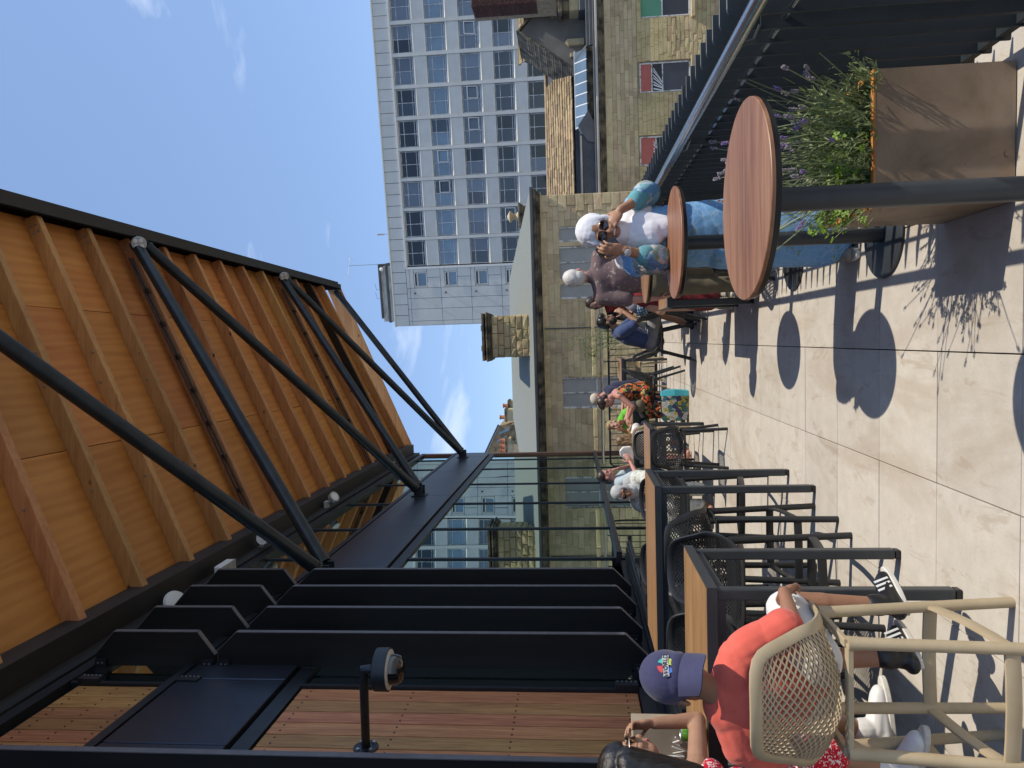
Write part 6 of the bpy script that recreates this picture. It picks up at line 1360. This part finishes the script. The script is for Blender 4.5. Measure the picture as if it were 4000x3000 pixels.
fs += [(ix(i, ns_-1), ix(i+1, ns_-1), off+ix(i+1, ns_-1), off+ix(i, ns_-1)) for i in range(nt_-1)]
m.add(vs, fs); brim = m.build('cap_brim', M['capnavy'], p.t, smooth=True)
# embroidered globe badge above the brim
M['badge_r'] = mat('badge_red', (.55, .04, .05), rough=.7); M['badge_b'] = mat('badge_blue', (.07, .20, .62), rough=.7); M['badge_y'] = mat('badge_yellow', (.55, .62, .08), rough=.7); M['badge_g'] = mat('badge_teal', (.05, .42, .36), rough=.7); M['badge_s'] = mat('badge_silver', (.42, .41, .40), rough=.6)
def capd(x, z, lift=.0035):
    """a point on the back of the cap: x across, z up"""
    e = 1-(x/.090)**2-((z-.045)/.105)**2; return p.hp(x, -.015-.107*math.sqrt(max(e, .02))-lift, z)
bc_ = (.024, .034)
quad = {'badge_r': (math.pi*.5, math.pi*1.0), 'badge_g': (0, math.pi*.5), 'badge_b': (math.pi, 1.5*math.pi), 'badge_y': (1.5*math.pi, 2*math.pi)}
bad = None
for nm, (a0, a1) in quad.items():
    qs = np.linspace(a0+.25, a1-.25, 7); V0 = [(bc_[0]+.004*math.cos((a0+a1)/2), bc_[1]+.006*math.sin((a0+a1)/2))]+[(bc_[0]+.028*math.cos(q), bc_[1]+.030*math.sin(q)) for q in qs]
    m = mb(); pt = [capd(x, z) for x, z in V0]; m.add(pt, [tuple(range(len(pt)))]); m.add([v-p.hf*.0 for v in pt], [tuple(reversed(range(len(pt))))])
    m2 = mb(); m2.prism(pt, -p.hf*.0015); o = m2.build('badge_panel', M[nm], p.t)
fc = bpy.data.curves.new('badge_text', 'FONT'); fc.body = 'WORLD'; fc.size = .021; fc.align_x = 'CENTER'; fc.align_y = 'CENTER'; fc.extrude = .0006; fc.shear = .2
o = bpy.data.objects.new('tmp', fc); C.objects.link(o); tm = bpy.data.meshes.new_from_object(o.evaluated_get(bpy.context.evaluated_depsgraph_get())); bpy.data.objects.remove(o); bpy.data.curves.remove(fc)
for v in tm.vertices: x, y = v.co.x, v.co.y; q = R(14); x2, y2 = x*math.cos(q)-y*math.sin(q), x*math.sin(q)+y*math.cos(q); v.co = capd(bc_[0]+x2, bc_[1]+y2, .0062+v.co.z)-wloc(p.t)
tm.materials.clear(); tm.materials.append(M['shoe_black']); link('badge_text', tm, p.t)
m = mb(); q = R(14); pt = [capd(bc_[0]+x*math.cos(q)-y*math.sin(q), bc_[1]+x*math.sin(q)+y*math.cos(q), .005) for x, y in ((-.036, -.010), (-.012, -.010), (.012, -.010), (.036, -.010), (.036, .011), (.012, .011), (-.012, .011), (-.036, .011))]; m.prism(pt, -p.hf*.0012); m.build('badge_band', M['badge_s'], p.t)

# --- girl in the red dress
p = Person('girl with long black hair in a red flecked dress, elbow on the bar table', (-1.84, 2.68, 0), SK['olive'], vox=.0055, s_=.92)
p.head((-1.725, 2.76, 1.432), (.80, .60, -.06), (-.06, 0, 1), k=.98); p.neck((-1.78, 2.72, 1.27)); pel, nb, sr, sl = V(-1.88, 2.64, .83), V(-1.83, 2.70, 1.245), V(-1.79, 2.57, 1.165), V(-1.775, 2.83, 1.165)
p.torso('body', pel, nb, sl, sr, (1, .3, 0)); p.layer('dress', M['reddress'], .0065, 5, .006, 26); p.torso('dress', pel, nb-V(0, 0, .03), sl-V(.02, .02, .045), sr-V(0, 0, .03), (1, .3, 0), .012)
e, w = V(-1.712, 3.075, 1.122), V(-1.70, 3.02, 1.32); p.arm(sl, e, w); p.hand(w, (-.05, -.12, 1), (-.55, -.8, -.1), -1, 1.05, .92); e, w = V(-1.60, 2.55, .97), V(-1.55, 2.74, .90); p.arm(sr, e, w, g=.02, sleeve=('dress', .55), hem=.024); p.hand(w, (.1, 1, -.2), (0, 0, -1), 1, .4)
Dm = p.L['dress'][0]
for hy, kn, an, toe in ((2.70, V(-1.56, 2.93, .80), V(-1.66, 2.93, .475), V(-1.50, 3.0, .355)), (2.58, V(-1.60, 2.70, .78), V(-1.70, 2.74, .475), V(-1.53, 2.68, .34))):
    p.leg(V(-1.83, hy, .82), kn, an, toe, 'shoe') if 'shoe' in p.L else (p.layer('shoe', M['shoe_white'], .006, 3), p.leg(V(-1.83, hy, .82), kn, an, toe, 'shoe')); p.sole(an, toe, M['rubber']); p.limb('dress', [V(-1.83, hy, .82), kn+(V(-1.83, hy, .82)-kn)*.12, kn+(an-kn)*.25], [.11, .10, .095])
p.layer('hair', M['hair_black'], .006, 3, .006, 50); p.hell('hair', (0, -.022, .058), (.084, .100, .090)); [p.L['hair'][0].cap(p.hp(x, y, .02), p.hp(x*1.1+.02, y-.03, -.25), .05, .034, 14) for x, y in ((.055, -.03), (.05, .01), (.0, -.07), (-.05, -.04), (.075, -.06), (.068, -.01))]
p.face(True, True, M['hair_black']); p.sunglasses(.028, .019); p.build()
# ------------------------------------------------------------------ small things on and around the tables
def shopper():
    m, nt, b, out = nodes('patterned_shopper'); v = coords(nt, 'Position'); w = nt.nodes.new('ShaderNodeTexVoronoi'); w.inputs['Scale'].default_value = 17; nt.links.new(v, w.inputs['Vector']); sx = nt.nodes.new('ShaderNodeSeparateXYZ'); nt.links.new(w.outputs['Color'], sx.inputs[0])
    c = ramp(nt, sx.outputs[0], [(0, (.62, .50, .05)), (.25, (.66, .65, .60)), (.45, (.04, .16, .10)), (.6, (.66, .65, .60)), (.75, (.03, .04, .16)), (.88, (.06, .22, .24))], 'CONSTANT')
    s = nt.nodes.new('ShaderNodeTexWave'); s.inputs['Scale'].default_value = 26; s.inputs['Distortion'].default_value = 14; s.inputs['Detail'].default_value = 2; nt.links.new(v, s.inputs['Vector']); c = mixc(nt, ramp(nt, s.outputs['Fac'], [(.60, (0, 0, 0)), (.66, (1, 1, 1))]), c, (.02, .02, .022))
    setc(nt, b, 'Base Color', c); b.inputs['Roughness'].default_value = .5; return m
M['shopper'] = shopper(); M['shopteal'] = mat('shopper_teal', (.05, .38, .46), (.07, .44, .52), 8, rough=.5)
bg = thing('shopping_bag', 'large yellow, green and black patterned shopping bag with a teal end on the floor', 'bag', (-.98, 10.17, 0))
m = mb(); z = [0, .12, .28, .38]; x0, x1, y0, y1 = -1.20, -.84, 10.12, 10.30
P = [[V(x0+.01, y0, .005), V(x1, y0, .005), V(x1, y1, .005), V(x0+.01, y1, .005)], [V(x0-.01, y0-.015, .14), V(x1+.01, y0-.012, .14), V(x1+.01, y1, .14), V(x0-.01, y1, .14)], [V(x0-.005, y0+.0, .27), V(x1, y0-.006, .27), V(x1, y1, .27), V(x0, y1, .27)], [V(x0+.01, y0+.03, .375), V(x1-.01, y0+.02, .385), V(x1-.01, y1-.04, .385), V(x0+.01, y1-.04, .375)]]
vs = [v for r in P for v in r]; fs = [(0, 3, 2, 1)]+[(i*4+j, i*4+(j+1) % 4, i*4+4+(j+1) % 4, i*4+4+j) for i in range(3) for j in range(4)]
m.add(vs, fs); m.build('bag_body', M['shopper'], bg, bevel=.008)
m = mb(); m.add([V(-.852, 10.10, .005), V(-.778, 10.115, .006), V(-.772, 10.29, .006), V(-.852, 10.31, .005), V(-.845, 10.095, .2), V(-.762, 10.11, .2), V(-.76, 10.29, .2), V(-.845, 10.31, .2), V(-.852, 10.14, .385), V(-.785, 10.15, .375), V(-.785, 10.27, .375), V(-.852, 10.27, .385)], [(0, 3, 2, 1)]+[(i*4+j, i*4+(j+1) % 4, i*4+4+(j+1) % 4, i*4+4+j) for i in range(2) for j in range(4)]+[(8, 9, 10, 11)]); m.build('bag_end', M['shopteal'], bg)
m = mb()
for yy in (10.15, 10.26): m.tube([V(-1.10, yy, .375), V(-1.08, yy, .46), V(-1.0, yy, .49), V(-.93, yy, .46), V(-.91, yy, .38)], .008, 8)
m.build('handle', M['black'], bg, smooth=True)
glassm, nt, b, out = nodes('drinking_glass'); b.inputs['Transmission Weight'].default_value = .9; b.inputs['Roughness'].default_value = .05; b.inputs['Base Color'].default_value = (.85, .9, .9, 1); M['glassware'] = glassm
for (x, y, lab, h) in ((-1.90, 10.72, 'tall drinking glass at the wall end of the far table', .15), (-1.58, 10.92, 'drinking glass near the plate on the far table', .13)):
    t = thing('drinking_glass', lab, 'glass', (x, y, .752), 0, 'glasses on the far table'); mb().lathe([(.0, .0), (.03, .0), (.036, h), (.033, h), (.028, .01), (.0, .01)], (x, y, .752), 20).build('tumbler', M['glassware'], t, smooth=True)
t = thing('plate_of_food', 'white plate with golden food on the far table', 'plate', (-1.42, 10.95, .752)); mb().lathe([(.0, 0), (.07, 0), (.12, .018), (.118, .021), (.07, .006), (.0, .006)], (-1.42, 10.95, .752), 28).build('plate', M['white'], t, smooth=True)
m = mb(); M['food'] = mat('golden_batter', (.42, .20, .05), (.56, .32, .11), 30, rough=.7)
for i in range(9): m.ell((-1.42+RNG.uniform(-.06, .06), 10.95+RNG.uniform(-.05, .05), .775+RNG.uniform(0, .02)), (.03, .02, .016), 8, 6)
m.build('food', M['food'], t, smooth=True, kind='stuff')
t = thing('paper_bag', 'small white paper bag on the far table in front of the glasses', 'bag', (-1.76, 10.75, .752)); m = mb(); m.prism([V(-1.86, 10.70, .752), V(-1.66, 10.70, .752), V(-1.67, 10.71, .90), V(-1.73, 10.71, .955), V(-1.80, 10.71, .95), V(-1.85, 10.71, .89)], (0, .10, 0)); m.build('bag_body', M['whitetee'], t, bevel=.006)
# bar table: can, kraft bag, black bag
t = thing('drink_can', 'green and yellow drinks can on the bar table beside the kraft bag', 'can', (-1.80, 3.12, 1.076)); mb().lathe([(.022, .0), (.030, .006), (.033, .014), (.033, .098), (.028, .112)], (-1.80, 3.12, 1.076), 24).build('can_body', mat('can_print', (.02, .30, .06), (.30, .50, .04), 18, rough=.25, metal=.4, coord='Position'), t, smooth=True); mb().lathe([(.028, .112), (.027, .116), (.024, .112), (.0, .112)], (-1.80, 3.12, 1.076), 24).build('can_lid', M['galv'], t, smooth=True)
t = thing('kraft_bag', 'upright kraft paper bag with white script behind the girl\'s face', 'bag', (-1.95, 3.2, 1.076)); m = mb(); x0, x1, y0, y1 = -2.06, -1.80, 3.16, 3.28
m.prism([V(x0, y0, 1.077), V(x1, y0, 1.077), V(x1-.004, y0+.01, 1.40), V(x0+.004, y0+.01, 1.40)], (0, y1-y0, 0)); m.build('bag_body', mat('kraft_paper', (.33, .27, .19), (.38, .31, .22), 9, rough=.9), t)
m = mb(); m.tube([V(-1.95, 3.158, 1.24), V(-1.93, 3.156, 1.26), V(-1.93, 3.154, 1.17), V(-1.915, 3.155, 1.22), V(-1.905, 3.156, 1.17), V(-1.885, 3.156, 1.225)], .004, 6); m.tube([V(-1.88, 3.156, 1.19), V(-1.865, 3.156, 1.22), V(-1.855, 3.156, 1.19), V(-1.84, 3.156, 1.21)], .004, 6); m.build('script_print', M['white'], t)
t = thing('black_handbag', 'glossy black handbag between the boy and the girl', 'bag', (-1.52, 2.80, .90)); 
m = mb(); m.cap((-1.56, 2.82, .90), (-1.50, 2.84, .92), .062, .055); m.cap((-1.55, 2.82, .86), (-1.52, 2.83, .86), .07, .066); o = link('bag_body', remeshed(m, 'bag_body', mat('glossy_black_leather', (.012, .012, .014), (.03, .03, .033), 30, rough=.22), .006, 3, wloc(t), .006, 60), t)
mb().tube([V(-1.57, 2.82, .95), V(-1.56, 2.9, 1.02), V(-1.50, 2.9, 1.03), V(-1.48, 2.84, .96)], .006, 8).build('handle', M['black'], t, smooth=True)
